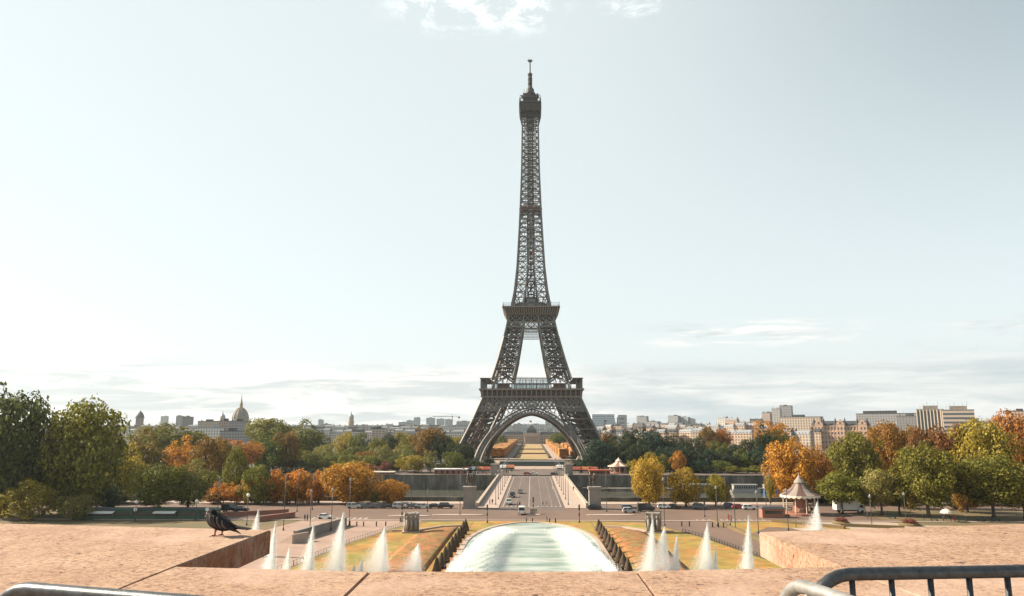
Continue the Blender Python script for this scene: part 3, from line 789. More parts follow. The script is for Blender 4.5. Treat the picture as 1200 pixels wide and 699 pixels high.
barrier(onrail(947,674,RZ), onrail(1200,669.5,RZ), 'dark steel crowd barrier running straight along the right side of the parapet', 2.3)
barrier(onrail(914,678,RZ), onrail(950,690.5,RZ), 'pale worn steel crowd barrier whose bent corner overlaps the end of the other', 2.2, 1.16, mat('worn_pale_steel', (.30,.29,.27), .45, var=.35, vscale=12, metal=.5))
barrier(onrail(-8,687.5,RZ), onrail(213,705.5,RZ), 'dark steel crowd barrier at the left with only its top rail in sight')

# ------------------------------------------------------------------ pigeon
def loft(b, secs, n=14, yaw=0):
    """secs: (x, y, z, half width y, half height z, tilt)"""
    rings = []
    for x, y, z, ry, rz, ti in secs:
        rings.append([(x - math.sin(ti)*rz*math.sin(2*PI*j/n), y + ry*math.cos(2*PI*j/n), z + math.cos(ti)*rz*math.sin(2*PI*j/n)) for j in range(n)])
    b.ring(rings); return b
M['feather'] = mat('dark_feathers', (.017,.014,.015), .8, spec=.2, var=.5, vscale=30, stretch=(.5,1,2.5), bump=.4, bscale=120)
M['feather_light'] = mat('grey_feathers', (.034,.029,.029), .8, spec=.2, var=.6, vscale=28, stretch=(.35,1,3), bump=.4, bscale=120)
M['feather_bar'] = mat('wing_bar', (.10,.085,.075), .7); M['feather_edge'] = mat('feather_edge', (.06,.048,.042), .7)
M['feather_belly'] = mat('buff_underside', (.20,.14,.10), .7, var=.3, vscale=30)
M['leg_pink'] = mat('pigeon_leg', (.24,.08,.06), .6)
M['iris'] = mat('orange_iris', (.5,.15,.03), .2)
fp = G(256.5, 628.8, LZ)
pg = empty('pigeon', (fp.x, fp.y, LZ), R(-6), 'dark grey pigeon with barred wings standing on the edge of the stone parapet', 'pigeon')
b = MB()
loft(b, [(-.100,0,.122,.006,.010,.3),(-.094,0,.124,.028,.036,.3),(-.078,0,.127,.048,.060,.35),(-.055,0,.124,.060,.074,.45),(-.025,0,.114,.066,.076,.55),(.010,0,.103,.062,.064,.55),
         (.045,0,.095,.050,.048,.5),(.080,0,.087,.036,.032,.45),(.110,0,.082,.026,.020,.4),(.14,0,.075,.020,.010,.4)], 18)
body = b.build('body', [M['feather']], pg, smooth=True)
sub = body.modifiers.new('s', 'SUBSURF'); sub.levels = 1; sub.render_levels = 1
b = MB(); loft(b, [(-.112,.004,.150,.004,.004,0),(-.106,.004,.154,.018,.018,0),(-.092,.004,.162,.027,.026,0),(-.074,.002,.168,.030,.028,0),(-.055,0,.166,.030,.030,0),(-.035,0,.155,.022,.028,0),(-.02,0,.145,.01,.012,0)], 14)
hd = b.build('head', M['feather'], pg, smooth=True)
b = MB(); b.lathe([(.007,0),(.005,.012),(.0012,.022)], 8); o = b.build('beak', M['dark'], hd, smooth=True); o.location = (-.108,.004,.148); o.rotation_euler = (0, R(-115), 0)
for s in (-1, 1):
    b = MB(); b.lathe([(0.0005,-.004),(.0045,-.002),(.0055,0),(.0045,.002),(.0005,.004)], 8); o = b.build('eye', M['iris'], hd, smooth=True); o.location = (-.094,.004+s*.0255,.166); o.rotation_euler = (R(90),0,0)
for s in (-1, 1):
    b = MB()
    loft(b, [(-.066,s*.036,.146,.010,.014,.5),(-.05,s*.050,.138,.014,.040,.5),(-.02,s*.057,.127,.013,.054,.5),(.02,s*.054,.112,.012,.046,.5),(.06,s*.044,.094,.010,.032,.5),(.10,s*.034,.076,.007,.020,.45),(.14,s*.026,.060 if s < 0 else .072,.005,.011,.4),(.178,s*.022,.040 if s < 0 else .062,.003,.005,.4)], 12)
    wg = b.build('wing', M['feather_light'], pg, smooth=True)
    for xb, zc, hh in ((-.03,.124,.044),(-.008,.118,.043),(.018,.113,.040),(.052,.098,.031)):
        bb = MB(); pts = []
        for k in range(7):
            f = k/6-.5; pts.append((xb + f*-.034 + .012*(f*f*4), s*(.0675 - abs(f)*.016 - (xb-.018)*.25), zc + f*2*hh*.86))
        bb.tube(pts, [.003,.0055,.0065,.007,.0065,.0055,.003], 6); bb.build('wing_bar', M['feather_bar'] if xb > 0 else M['feather_edge'], wg, smooth=True)
b = MB()
for k in range(5):
    f = (k-2)/2; b.add([(.10,f*.012-.01,.088-abs(f)*.002+k*.0006),(.10,f*.012+.01,.088-abs(f)*.002+k*.0006),(.232,f*.024+.012,.066+k*.0006),(.238,f*.024,.065+k*.0006),(.232,f*.024-.012,.066+k*.0006),
                        (.10,f*.012-.01,.083+k*.0006),(.10,f*.012+.01,.083+k*.0006),(.232,f*.024+.012,.064+k*.0006),(.238,f*.024,.063+k*.0006),(.232,f*.024-.012,.064+k*.0006)],
                       [(0,1,2,3,4),(9,8,7,6,5),(0,5,6,1),(1,6,7,2),(2,7,8,3),(3,8,9,4),(4,9,5,0)])
b.build('tail', M['feather'], pg)
for s in (-1, 1):
    b = MB(); x0 = -.006 + s*.016
    b.tube([(x0+.012,s*.02,.06),(x0+.004,s*.021,.035),(x0,s*.021,.008)], [.016,.007,.005], 8)
    for an, ln in ((150,.036),(180,.042),(210,.036),(0,.02)):
        c_, s_ = math.cos(R(an)), math.sin(R(an))
        b.tube([(x0,s*.021,.008),(x0+c_*ln*.5,s*.021+s_*ln*.5,.008),(x0+c_*ln,s*.021+s_*ln,.003)], [.0045,.004,.002], 6)
    b.build('leg', M['leg_pink'], pg, smooth=True)

pg.scale = (1.04, 1.1, 1.13)
for ch in pg.children:
    if not ch.name.startswith('leg'): ch.location.z -= .016

# ------------------------------------------------------------------ trees
def crown_mesh(seed, nl, leaf, flat=1.0, tall=1.0, clumps=34, lobes=4, open_=.0):
    rnd = random.Random(seed); vs = []; fs = []
    cl = []
    ph = [rnd.uniform(0, 2*PI) for _ in range(6)]
    def shape(d):   # uneven outline
        a = math.atan2(d.y, d.x)
        return 1 + .10*math.sin(lobes*a/1.3+ph[0]) + .09*math.sin(2*a+ph[1]+d.z*3) + .08*math.sin(3.1*d.z*2+ph[2]+a)
    for i in range(clumps):
        t = (i+.5)/clumps; z = 1-2*t
        z = max(-.92, min(.96, z + rnd.uniform(-.1, .1))); a = i*2.39996 + rnd.uniform(-.3, .3)
        rr = math.sqrt(1-z*z); d = Vector((rr*math.cos(a), rr*math.sin(a), z))
        k = shape(d)*rnd.uniform(.56, .92)
        if z < -.5: k *= .82
        cl.append((d*k, rnd.uniform(.15, .33)))
    for i in range(clumps//3):
        d = Vector((rnd.gauss(0,1), rnd.gauss(0,1), rnd.gauss(0,1))).normalized(); cl.append((d*rnd.uniform(.2,.55), rnd.uniform(.3,.45)))
    wts = [r*r for _, r in cl]; tot = sum(wts)
    for (c, r), wt in zip(cl, wts):
        for _ in range(int(nl*wt/tot)):
            d = Vector((rnd.gauss(0,1), rnd.gauss(0,1), rnd.gauss(0,1)+.15)).normalized()
            if d.dot(c) < -.25*c.length and rnd.random() < .8: d = -d
            p = c + d*r*rnd.choice((.55,.8,.9,.96,1,1.04,1.1,rnd.uniform(1.1,1.3)))
            p.z *= flat
            nrm = (d + Vector((rnd.gauss(0,.36), rnd.gauss(0,.36), rnd.gauss(0,.36)+.1))).normalized()
            a = nrm.orthogonal().normalized(); a = Matrix.Rotation(rnd.uniform(0, 2*PI), 3, nrm) @ a; bb = nrm.cross(a)
            s = leaf*rnd.uniform(.6, 1.35); s2 = s*rnd.uniform(.55, .9); o = len(vs)
            vs += [p-a*s*.5-nrm*s*.12, p-bb*s2*.5, p+a*s*.5-nrm*s*.12, p+bb*s2*.5]; fs.append((o,o+1,o+2,o+3))
    zs = [v.z for v in vs]; xs = [math.hypot(v.x, v.y) for v in vs]; xs.sort(); zs.sort()
    kx = 1/xs[int(len(xs)*.985)]; kz = 2/(zs[int(len(zs)*.995)]-zs[int(len(zs)*.005)]); z0 = (zs[int(len(zs)*.995)]+zs[int(len(zs)*.005)])/2
    me = bpy.data.meshes.new('crown'); me.from_pydata([(v.x*kx, v.y*kx, (v.z-z0)*kz) for v in vs], [], fs); me.materials.append(M['leaf']); me.update()
    return me
CR = {'big': [crown_mesh(100+i, 11000, .075, clumps=52, lobes=3+i%3) for i in range(4)],
      'mid': [crown_mesh(200+i, 6500, .085, clumps=36, lobes=2+i%4) for i in range(6)],
      'small': [crown_mesh(300+i, 3200, .11, clumps=22, lobes=3) for i in range(4)],
      'airy': [crown_mesh(400+i, 5200, .085, clumps=26, lobes=5) for i in range(3)]}
def trunk_mesh(seed, limbs=6):
    rnd = random.Random(seed); b = MB()
    b.tube([(0,0,0),(.006,.0,.12),(-.004,.006,.4),(.01,0,.7),(0,.01,1.0)], [.052,.036,.031,.026,.014], 9)
    for k in range(limbs):
        a = k*2.4+rnd.uniform(-.4,.4); z = rnd.uniform(.5,.75); l_ = rnd.uniform(.25,.5); c, s = math.cos(a), math.sin(a)
        b.tube([(0,0,z),(c*l_*.4,s*l_*.4,z+.16),(c*l_,s*l_,z+.22+rnd.uniform(.05,.25))], [.018,.013,.005], 6)
    me = b.mesh('trunk', M['bark'], True); return me
TR = [trunk_mesh(i) for i in range(4)]
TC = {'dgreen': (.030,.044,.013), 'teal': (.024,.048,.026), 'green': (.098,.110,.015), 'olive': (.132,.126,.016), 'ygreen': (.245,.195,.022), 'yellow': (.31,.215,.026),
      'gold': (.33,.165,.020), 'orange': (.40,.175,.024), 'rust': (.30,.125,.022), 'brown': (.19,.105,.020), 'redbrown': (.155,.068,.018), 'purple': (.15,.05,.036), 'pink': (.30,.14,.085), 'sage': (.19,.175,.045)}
BOOST = 1.22      # brighter leaves, making up in colour for crowns seen from their shaded side
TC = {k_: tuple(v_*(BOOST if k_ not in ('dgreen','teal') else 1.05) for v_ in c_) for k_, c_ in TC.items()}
_tn = [0]
def tree(px, top, hw, bot, Y, col, label, kind='mid', group=None, name='broadleaf_tree', zbase=0):
    _tn[0] += 1; rnd = random.Random(_tn[0]*7+3)
    c = AT(px, (top+bot)/2, Y); ztop = AT(px, top, Y).z; zbot = max(AT(px, bot, Y).z, zbase + .4); hz = (ztop-zbot)/2; zc = (ztop+zbot)/2
    rx = abs(AT(px+hw, top, Y).x - AT(px-hw, top, Y).x)/2*1.1
    e = empty(name, (c.x, Y, zbase), rnd.uniform(0, 6.28), label, 'tree', group)
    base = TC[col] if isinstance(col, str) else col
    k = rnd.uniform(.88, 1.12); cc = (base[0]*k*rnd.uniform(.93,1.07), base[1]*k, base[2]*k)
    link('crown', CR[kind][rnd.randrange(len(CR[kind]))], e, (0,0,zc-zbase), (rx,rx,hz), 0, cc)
    h = zc-zbase + hz*.25
    link('trunk', TR[rnd.randrange(4)], e, (0,0,0), (h,h,h))
    return e
T = tree
# near trees on the left, beyond the parapet
T(14,460,44,600,214,(.08,.098,.020),'tall dark green tree cut off by the left border of the view','big')
T(98,473,50,598,222,(.165,.170,.022),'huge rounded green chestnut tree, the largest tree on the left','big')
T(58,520,30,590,250,'green','shaded green tree in the gap left of the huge chestnut','mid')
T(36,562,32,607,205,'ygreen','small sunlit yellow green tree in front of the dark tree at the far left','airy')
T(90,580,19,607,205,'sage','little pale green round tree at the foot of the huge chestnut','airy')
T(127,572,10,606,215,'teal','thin dark upright shrub tree right of the chestnut foot','small')
T(5,575,16,605,207,'ygreen','low yellow green bushy tree touching the left border','airy')
T(188,545,28,592,212,'green','wide green tree with two dark trunks left of the pigeon','big')
T(222,540,27,592,220,(.19,.185,.04),'pale sage green tree just left of the pigeon','mid')
T(150,522,26,590,270,'ygreen','yellow green tree behind the right edge of the huge chestnut','mid')
T(166,504,30,572,300,(.16,.115,.02),'brown green tree with a broad head left of the copper trees','mid')
T(120,560,22,602,250,'dgreen','dark low tree in the shade right of the huge chestnut','mid')
T(206,497,40,535,420,'olive','long olive tree mass below the white city roofs on the left','mid')
T(180,500,22,530,440,'olive','olive tree at the left end of the mass below the city roofs','mid')
T(212,512,22,560,320,'gold','golden brown tree behind the wide green one','mid')
T(240,513,24,585,310,(.24,.13,.022),'copper tree standing above the pigeon','mid')
T(262,517,15,560,345,'olive','olive topped tree right of the copper tree','mid')
T(282,516,26,545,380,'rust','faded copper tree in front of the domed church','mid')
T(277,524,17,595,262,'olive','slender olive tree rising from the orange row','mid')
T(303,546,19,598,248,'olive','olive tree with orange skirts in the orange row','mid')
T(262,565,12,598,250,'orange','small orange tree nearest the pigeon tail','small')
for k, (x, t_, hw, c_) in enumerate(((288,562,13,'orange'),(322,551,13,'orange'),(335,554,12,'gold'),(347,551,13,'orange'),(360,554,12,'gold'),(374,552,13,'orange'),(312,578,12,'rust'),(250,572,10,'rust'))):
    T(x,t_,hw,597,252,c_,'bright orange street tree, %s one of the low orange row' % ORD[k],'small','low orange trees along the near bank')
T(316,503,27,556,425,'green','round green tree on a pale trunk across the river','mid')
T(336,507,16,556,425,'brown','brown green tree touching the round one with the pale trunk','mid')
T(320,491,30,530,520,'olive','broad olive tree top right of the domed church','mid')
T(359,493,25,540,500,'green','tall green tree top left of the pale city roofs','mid')
T(410,543,33,594,250,'gold','large golden olive tree at the near bank left of the fountain','big')
T(459,562,19,595,248,'gold','smaller golden tree beside the large golden olive one','mid')
T(440,575,7,595,247,'olive','little olive tree between the two golden trees','small')
T(505,502,24,538,500,(.21,.12,.022),'round rust topped tree standing above the green wood left of the tower','mid')
T(517,507,14,540,490,'dgreen','dark green half shaded tree right of the rust topped one','mid')
T(483,534,18,556,430,'ygreen','flat topped yellow green tree on the far quay','mid')
T(505,528,9,552,432,'sage','pale upright tree between the flat topped one and the tower','small')
T(532,530,14,556,430,'green','rounded green tree nearest the left foot of the tower','mid')
T(541,520,17,548,470,'dgreen','dark tree in the shade of the left tower foot','mid')
T(452,541,9,556,428,'purple','small purple leaved tree on the far quay','small')
T(432,544,12,556,428,'pink','low pink shrub tree on the far quay','small')
CN = {'dgreen':'dark green','teal':'blue green','green':'green','olive':'olive','ygreen':'yellow green','sage':'pale green','brown':'brown'}
WOOD_L = ((345,524,14,470,'green'),(362,528,14,450,'olive'),(380,521,14,480,'sage'),(392,528,15,450,'green'),(377,540,15,428,'olive'),(398,541,15,428,'ygreen'),(412,524,15,470,'green'),(424,530,13,455,'brown'),
                       (441,514,15,500,'olive'),(435,534,14,440,'olive'),(450,522,13,480,'sage'),(462,535,12,440,'green'),(470,519,15,490,'sage'),(478,524,13,470,'green'),(420,508,13,540,'green'),(405,507,14,560,'ygreen'),
                       (470,507,16,600,'ygreen'),(490,512,15,560,'olive'),(535,512,14,600,'ygreen'),(528,516,10,560,'sage'),(408,533,12,440,'olive'),(350,540,12,426,'dgreen'),(365,541,12,426,'green'),(455,506,13,560,'dgreen'),(430,516,13,520,'teal'),(418,540,12,430,'olive'))
WL = sorted((x, Y) for x, t_, hw, Y, c_ in WOOD_L); k = 0
for (x, t_, hw, Y, c_) in WOOD_L:
    T(x,t_,hw,min(556, t_+34),Y,c_,'%s tree in the mixed wood left of the tower, %s from its left end' % (CN[c_], ORD[WL.index((x, Y))]),'mid','wood across the river left of the tower'); k += 1
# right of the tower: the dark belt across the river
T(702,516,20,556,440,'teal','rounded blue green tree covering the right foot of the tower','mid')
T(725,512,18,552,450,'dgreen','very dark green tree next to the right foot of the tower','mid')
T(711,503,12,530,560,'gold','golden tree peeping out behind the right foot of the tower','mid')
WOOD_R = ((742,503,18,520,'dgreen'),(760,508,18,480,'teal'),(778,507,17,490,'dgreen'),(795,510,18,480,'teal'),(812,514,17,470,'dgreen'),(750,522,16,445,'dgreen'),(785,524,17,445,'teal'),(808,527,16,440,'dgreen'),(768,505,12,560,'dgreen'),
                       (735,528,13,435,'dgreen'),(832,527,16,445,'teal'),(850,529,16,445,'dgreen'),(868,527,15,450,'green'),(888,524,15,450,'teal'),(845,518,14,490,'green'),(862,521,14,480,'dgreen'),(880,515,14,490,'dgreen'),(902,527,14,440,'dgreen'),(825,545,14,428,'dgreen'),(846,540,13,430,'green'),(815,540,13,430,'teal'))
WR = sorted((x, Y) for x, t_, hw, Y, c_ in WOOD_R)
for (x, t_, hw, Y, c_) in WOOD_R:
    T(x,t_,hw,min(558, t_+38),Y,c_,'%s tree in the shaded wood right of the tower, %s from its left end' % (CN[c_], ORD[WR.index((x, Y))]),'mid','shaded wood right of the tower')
T(830,501,16,535,520,'brown','brown tinged tree rising above the dark wood, left of the small rust one','mid')
T(847,504,11,526,520,'rust','small round rust tree above the dark wood','mid')
T(905,494,22,530,520,'orange','orange tree standing highest above the dark wood','mid')
T(896,499,14,545,480,'dgreen','dark green tree in front of the highest orange one','mid')
T(915,505,14,540,480,'green','green tree on the right flank of the highest orange one','mid')
T(795,529,11,553,432,'gold','golden tree glowing in front of the dark wood','mid')
T(779,533,10,553,434,'olive','olive tree left of the golden one in front of the dark wood','small')
T(763,530,7,545,436,'ygreen','tiny yellow green tree between the dark wood and the carousel','small')
T(738,540,5,553,425,'ygreen','tiny yellow tree beside the striped far carousel','small')
T(760,537,21,590,243,'yellow','upright yellow green tree beside the parked cars','big')
T(803,549,22,590,246,'yellow','wide yellow green street tree left of the advertising column','mid')
T(838,556,13,589,246,'ygreen','small yellow green street tree right of the advertising column','mid')
T(850,566,9,590,246,'ygreen','smallest yellow green tree by the white boats','small')
for k, x in enumerate((858,872,886)):
    T(x,546+k%2*2,12,570,424,'olive','low olive dome shaped tree, %s from the left by the pavilion' % ORD[k],'small','low olive trees by the pavilion')
# right of the near carousel
T(926,517,30,588,262,'gold','large golden olive tree left of the striped carousel','big')
T(962,523,17,585,268,'rust','rust coloured tree rising behind the striped carousel','mid')
T(902,556,6,585,255,'ygreen','thin yellow green tree at the edge of the large golden one','small')
T(1003,508,31,580,280,'olive','big dark olive tree right of the carousel roof','big')
T(985,520,18,575,300,'brown','brown tree between the carousel and the big olive tree','mid')
T(1041,496,26,560,300,(.30,.15,.022),'tall orange brown tree standing out over the park on the right','big')
T(1070,500,20,560,310,'brown','brown tree behind the tall orange brown one','mid')
T(1088,503,20,575,285,'redbrown','dark red brown tree left of the shaded gap on the right','mid')
T(1113,500,24,585,280,'redbrown','dark red tree in front of the office blocks','big')
T(1152,493,34,580,270,'ygreen','large bright yellow green tree near the right border','big')
T(1192,484,28,575,290,'rust','tall rust tree at the right border of the view','big')
T(1135,510,17,590,300,'dgreen','dark shaded tree between the red one and the bright yellow green one','mid')
T(985,553,28,589,226,'olive','leaning park tree with flat olive crown right of the carousel','airy')
T(1012,565,14,592,232,'green','dark green park tree behind the leaning one','mid')
T(1031,550,23,594,222,'sage','grey green park tree standing on a thin straight trunk','mid')
T(1052,556,14,594,224,'green','dark green park tree between the grey green one and the leafy one','mid')
T(1084,522,33,594,216,'olive','leafy olive park tree with a thick leaning trunk','big')
T(1160,535,44,592,216,'olive','widest park tree with a low dark crown on the right','big')
T(1197,545,22,592,214,'ygreen','park tree with olive leaves cut off by the right border','mid')
T(1132,555,18,605,230,'brown','low brown park tree behind the widest one','mid')
T(1118,545,16,600,240,'dgreen','dark park tree in the shade between the two leafy ones','mid')
T(1065,560,14,600,240,'brown','low brown park tree between two darker ones on the right','mid')
T(940,560,14,592,250,'brown','low brown tree hidden behind the striped carousel','small')
for x, t_, hw, Y, c_, lab in ((562,541,8,440,'dgreen','small dark tree left of the far left bridge pylon'),(574,538,8,470,'dgreen','small dark tree behind the far left bridge pylon'),(586,543,6,475,'teal','tiny dark tree at the kerb just right of the far left pylon'),(552,538,10,450,'dgreen','dark tree under the left tower foot'),
        (672,540,7,470,'dgreen','small dark tree behind the far right bridge pylon'),(683,538,9,450,'teal','dark tree right of the far right bridge pylon'),(660,545,5,480,'green','tiny green tree just left of the far right pylon'),(345,548,16,408,'dgreen','dark round bush tree on the far bank behind the orange row, left one'),(372,549,14,408,'teal','dark round bush tree on the far bank behind the orange row, right one'),
        (394,552,12,408,'green','green bush tree on the far bank left of the large golden olive tree'),(318,552,16,408,'dgreen','dark bush tree at the waterline left of the orange row'),(292,548,16,408,'olive','olive bush tree at the waterline below the domed church')):
    T(x,t_,hw,t_+17,Y,c_,lab,'small')
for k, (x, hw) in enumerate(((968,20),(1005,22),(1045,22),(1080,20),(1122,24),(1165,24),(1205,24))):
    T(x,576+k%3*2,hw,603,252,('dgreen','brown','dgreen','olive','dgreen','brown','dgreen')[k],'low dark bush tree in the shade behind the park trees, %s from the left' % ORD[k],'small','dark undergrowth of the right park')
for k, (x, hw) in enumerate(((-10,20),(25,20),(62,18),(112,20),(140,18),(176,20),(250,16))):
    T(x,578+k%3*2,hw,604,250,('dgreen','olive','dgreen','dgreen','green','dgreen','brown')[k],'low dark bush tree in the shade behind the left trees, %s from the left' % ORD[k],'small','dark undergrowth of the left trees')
for k, (x, t_, hw, c_) in enumerate(((300,559,14,'gold'),(318,564,14,'orange'),(340,563,14,'gold'),(366,564,13,'orange'),(275,570,13,'orange'))):
    T(x,t_,hw,597,250,c_,'golden orange tree in front of the low orange row, %s from the right' % ORD[[366,340,318,300,275].index(x)],'small','golden trees before the orange row')
b = MB(); b.box(20, 900, 391.5, 400.3, ZR-1, -5.6); struct(b.build('pavement', M['quay']))
for k, x in enumerate((800, 814, 829, 842, 912, 925)):
    T(x,561,10,576,397,('dgreen','olive','dgreen','teal','dgreen','olive')[k],'dark bush tree on the lower far quay on the right, %s from the left' % ORD[k],'small','dark bushes on the lower quay','broadleaf_tree',-5.6)
# round trees beside the lawn beyond the tower
for (x, t_, hw, Y, lab) in ((576,508,8,830,'dark rounded tree over the left clipped row beyond the arch'),(588,510,8,900,'dark flat tree over the far end of the left clipped row'),(655,507,10,900,'round green tree over the right clipped row beyond the arch'),(650,510,7,1000,'smaller green tree at the far end of the right clipped row')):
    T(x,t_,hw,t_+14,Y,'green',lab,'mid')

# ------------------------------------------------------------------ clipped tree rows, the school palace and the city
M['clip_top'] = mat('clipped_foliage', (.36,.15,.03), .9, col2=(.25,.115,.026), vscale=.35, bump=1.0, bscale=2.2, var=.35)
def clipped(x0, x1, y0, y1, h, label, seed):
    rnd = random.Random(seed)
    e = empty('clipped_tree_row', ((x0+x1)/2, (y0+y1)/2, 0), 0, label, 'hedge', 'clipped tree rows beyond the arch')
    hw, hl = (x1-x0)/2, (y1-y0)/2
    bm = bmesh.new(); bmesh.ops.create_cube(bm, size=1)
    bmesh.ops.scale(bm, vec=(2*hw, 2*hl, h-1.6), verts=bm.verts); bmesh.ops.translate(bm, vec=(0,0,1.6+(h-1.6)/2), verts=bm.verts)
    bmesh.ops.subdivide_edges(bm, edges=bm.edges, cuts=7, use_grid_fill=True)
    for v in bm.verts: v.co += Vector((rnd.uniform(-.35,.35), rnd.uniform(-.5,.5), rnd.uniform(-.35,.35)))
    me = bpy.data.meshes.new('crown'); bm.to_mesh(me); bm.free(); me.materials.append(M['clip_top'])
    o = bpy.data.objects.new('crown', me); COL.objects.link(o); o.parent = e
    for k in range(4):
        b = MB(); y = -hl + (k+.5)*hl/2; b.tube([(-hw*.5+(k%2)*hw,y,0),(-hw*.5+(k%2)*hw,y,2)], .25, 6); b.build('trunk', M['bark'], e)
for k in range(9):
    y0 = 642 + k*64; clipped(-37.5, -22.2, y0, y0+63.5, 8.2, 'clipped orange tree block left of the far lawn, %s from the tower' % ORD[k], k)
for k in range(9):
    y0 = 625 + k*66; clipped(22.4, 29.5, y0, y0+(44 if k < 5 else 60), 8.2, 'block of the clipped orange tree row along the right path, %s from the tower' % ORD[k], 40+k)
for k in range(3):
    y0 = 640 + k*90; clipped(33.5, 47, y0, y0+60, 8.4, 'block of the outer clipped row at the right, %s from the tower' % ORD[k], 60+k)

def gable_roof(b, x0, x1, y0, y1, z0, z1, inset=3):
    b.frustum(x0, x1, y0, y1, z0, x0+inset, x1-inset, y0+inset, y1-inset, z1)
# school palace at the end of the lawns
e = empty('palace', (0, 1250, 0), 0, 'pale stone palace with slate roofs and a square dome beyond the arch', 'palace')
b = MB(); b.box(-46,-13,0,16,0,14.2); b.box(13,46,0,16,0,14.2); b.box(-13,13,-2,18,0,17.5); b.box(-46.6,-13,-.5,16,14.2,14.9); b.box(13,46.6,-.5,16,14.2,14.9); b.box(-75,-46.6,6,18,0,11.5); b.box(46.6,75,6,18,0,11.5)
b.build('wall', M['stone'], e)
b = MB()
for s in (-1, 1):
    for k in range(12):
        x = s*(15.2+k*2.65)
        for z in (1.2, 6.2, 10.6): b.box(x-.65, x+.65, -.08, -.02, z, z+(3.2 if z < 10 else 2.4))
ww = b.build('window_row', M['winpane'], e); ww['kind'] = 'stuff'
b = MB(); gable_roof(b,-46.6,-13,0,16,14.9,19.8,2.6); gable_roof(b,13,46.6,0,16,14.9,19.8,2.6); b.build('roof', M['slate'], e)
b = MB()
for k in range(8): x = -11+22*k/7; b.lathe([(.85,0),(.7,.5),(.65,10.8),(.9,11.4)], 8, (x,-3.4,1))
b.box(-12.6,12.6,-4.4,-2.003,12.4,14.2); b.add([(-12.8,-4.4,14.2),(12.8,-4.4,14.2),(0,-4.4,18.2),(-12.8,-2,14.2),(12.8,-2,14.2),(0,-2,18.2)], [(0,1,2),(5,4,3),(0,2,5,3),(1,4,5,2)]); b.box(-13,13,-5,-2.003,0,1)
b.build('portico', M['stone'], e)
b = MB(); pr = [(8.0,17.5),(8.0,19.0),(7.6,21),(6.4,24.2),(4.2,26.6),(3.4,27.2),(3.4,28.2),(1.4,29.4)]
for (r0,z0),(r1,z1) in zip(pr,pr[1:]): b.frustum(-r0,r0,8-r0,8+r0,z0,-r1,r1,8-r1,8+r1,z1)
b.build('dome', M['slate'], e)
b = MB(); b.tube([(0,8,30.2),(0,8,38)], .22, 6); fl = b.build('flagpole', M['dark'], e)
b = MB(); b.box(-3.6,-.25,7.9,8.1,35.2,37.8); b.build('flag', M['red'], fl)

FAC = {'cream': (.46,.37,.29), 'pale': (.50,.46,.42), 'white': (.60,.58,.55), 'pink': (.47,.33,.25), 'grey': (.27,.26,.26), 'blue': (.42,.46,.49), 'tan': (.35,.26,.2), 'dark': (.17,.16,.16), 'warm': (.52,.37,.26)}
def block(px0, px1, top, Y, col, label, group=None, roof='mansard', deep=14, mod=False, name='apartment_building', rh=None, cat='building', seed=0):
    rnd = random.Random(int(px0*13+Y)+seed)
    p = AT(px0, top, Y); q = AT(px1, top, Y); wd = q.x-p.x; h = p.z
    if rh is None: rh = 4.2 if roof == 'mansard' else .8
    hb = max(3, h - rh)
    c = ((p.x+q.x)/2, Y, 0); hw = wd/2
    b = MB(); b.box(-hw, hw, 0, deep, 0, hb)
    if roof == 'mansard': b.box(-hw-.3, hw+.3, -.35, deep+.3, hb-.5, hb-.1)
    o = b.build(name, [M['facade_modern'] if mod else M['facade']]); o.location = c
    if px0 > 690: o.rotation_euler = (0,0,R(-26 - rnd.uniform(0, 14))); o.scale = (1.06,1,1)
    k = rnd.uniform(.88, 1.1); cc = FAC[col]; o.color = (cc[0]*k, cc[1]*k, cc[2]*k, 1)
    tag(o, label, cat, group)
    b = MB()
    if roof == 'mansard':
        b.frustum(-hw, hw, 0, deep, hb, -hw+.8, hw-.8, 1.4, deep-1.4, hb+rh*.75)
        b.frustum(-hw+.8, hw-.8, 1.4, deep-1.4, hb+rh*.75, -hw+1, hw-1, deep*.4, deep*.6, h)
        nd = max(2, int(wd/3.4))
        for i in range(nd):
            x = -hw + wd*(i+.5)/nd; b.box(x-.55, x+.55, .1, 1.6, hb+.3, hb+2.1)
        b.mat(1)
        for x in (-hw+.7, hw-.7) if wd < 22 else (-hw+.7, 0, hw-.7):
            d = rnd.uniform(.2, .5)*deep; b.box(x-.4, x+.4, d, d+rnd.uniform(2.5, 5), hb+rh*.3, h+rnd.uniform(1.0, 2.4))
        o2 = b.build('roof', [M['zinc'] if rnd.random() < .7 else M['slate'], M['terracotta']], o)
    else:
        b.box(-hw-.15, hw+.15, -.15, deep+.15, hb, h)
        if wd > 6:
            x = rnd.uniform(-.5, .1)*hw; b.box(x, x+hw*.6, deep*.3, deep*.7, h, h+rnd.uniform(1.4, 3))
            b.box(-hw*.8, -hw*.8+1, deep*.3, deep*.4, h, h+rnd.uniform(1, 3))
        o2 = b.build('roof', [M['zinc'] if col in ('white','blue','pale') else M['slate']], o)
    return o
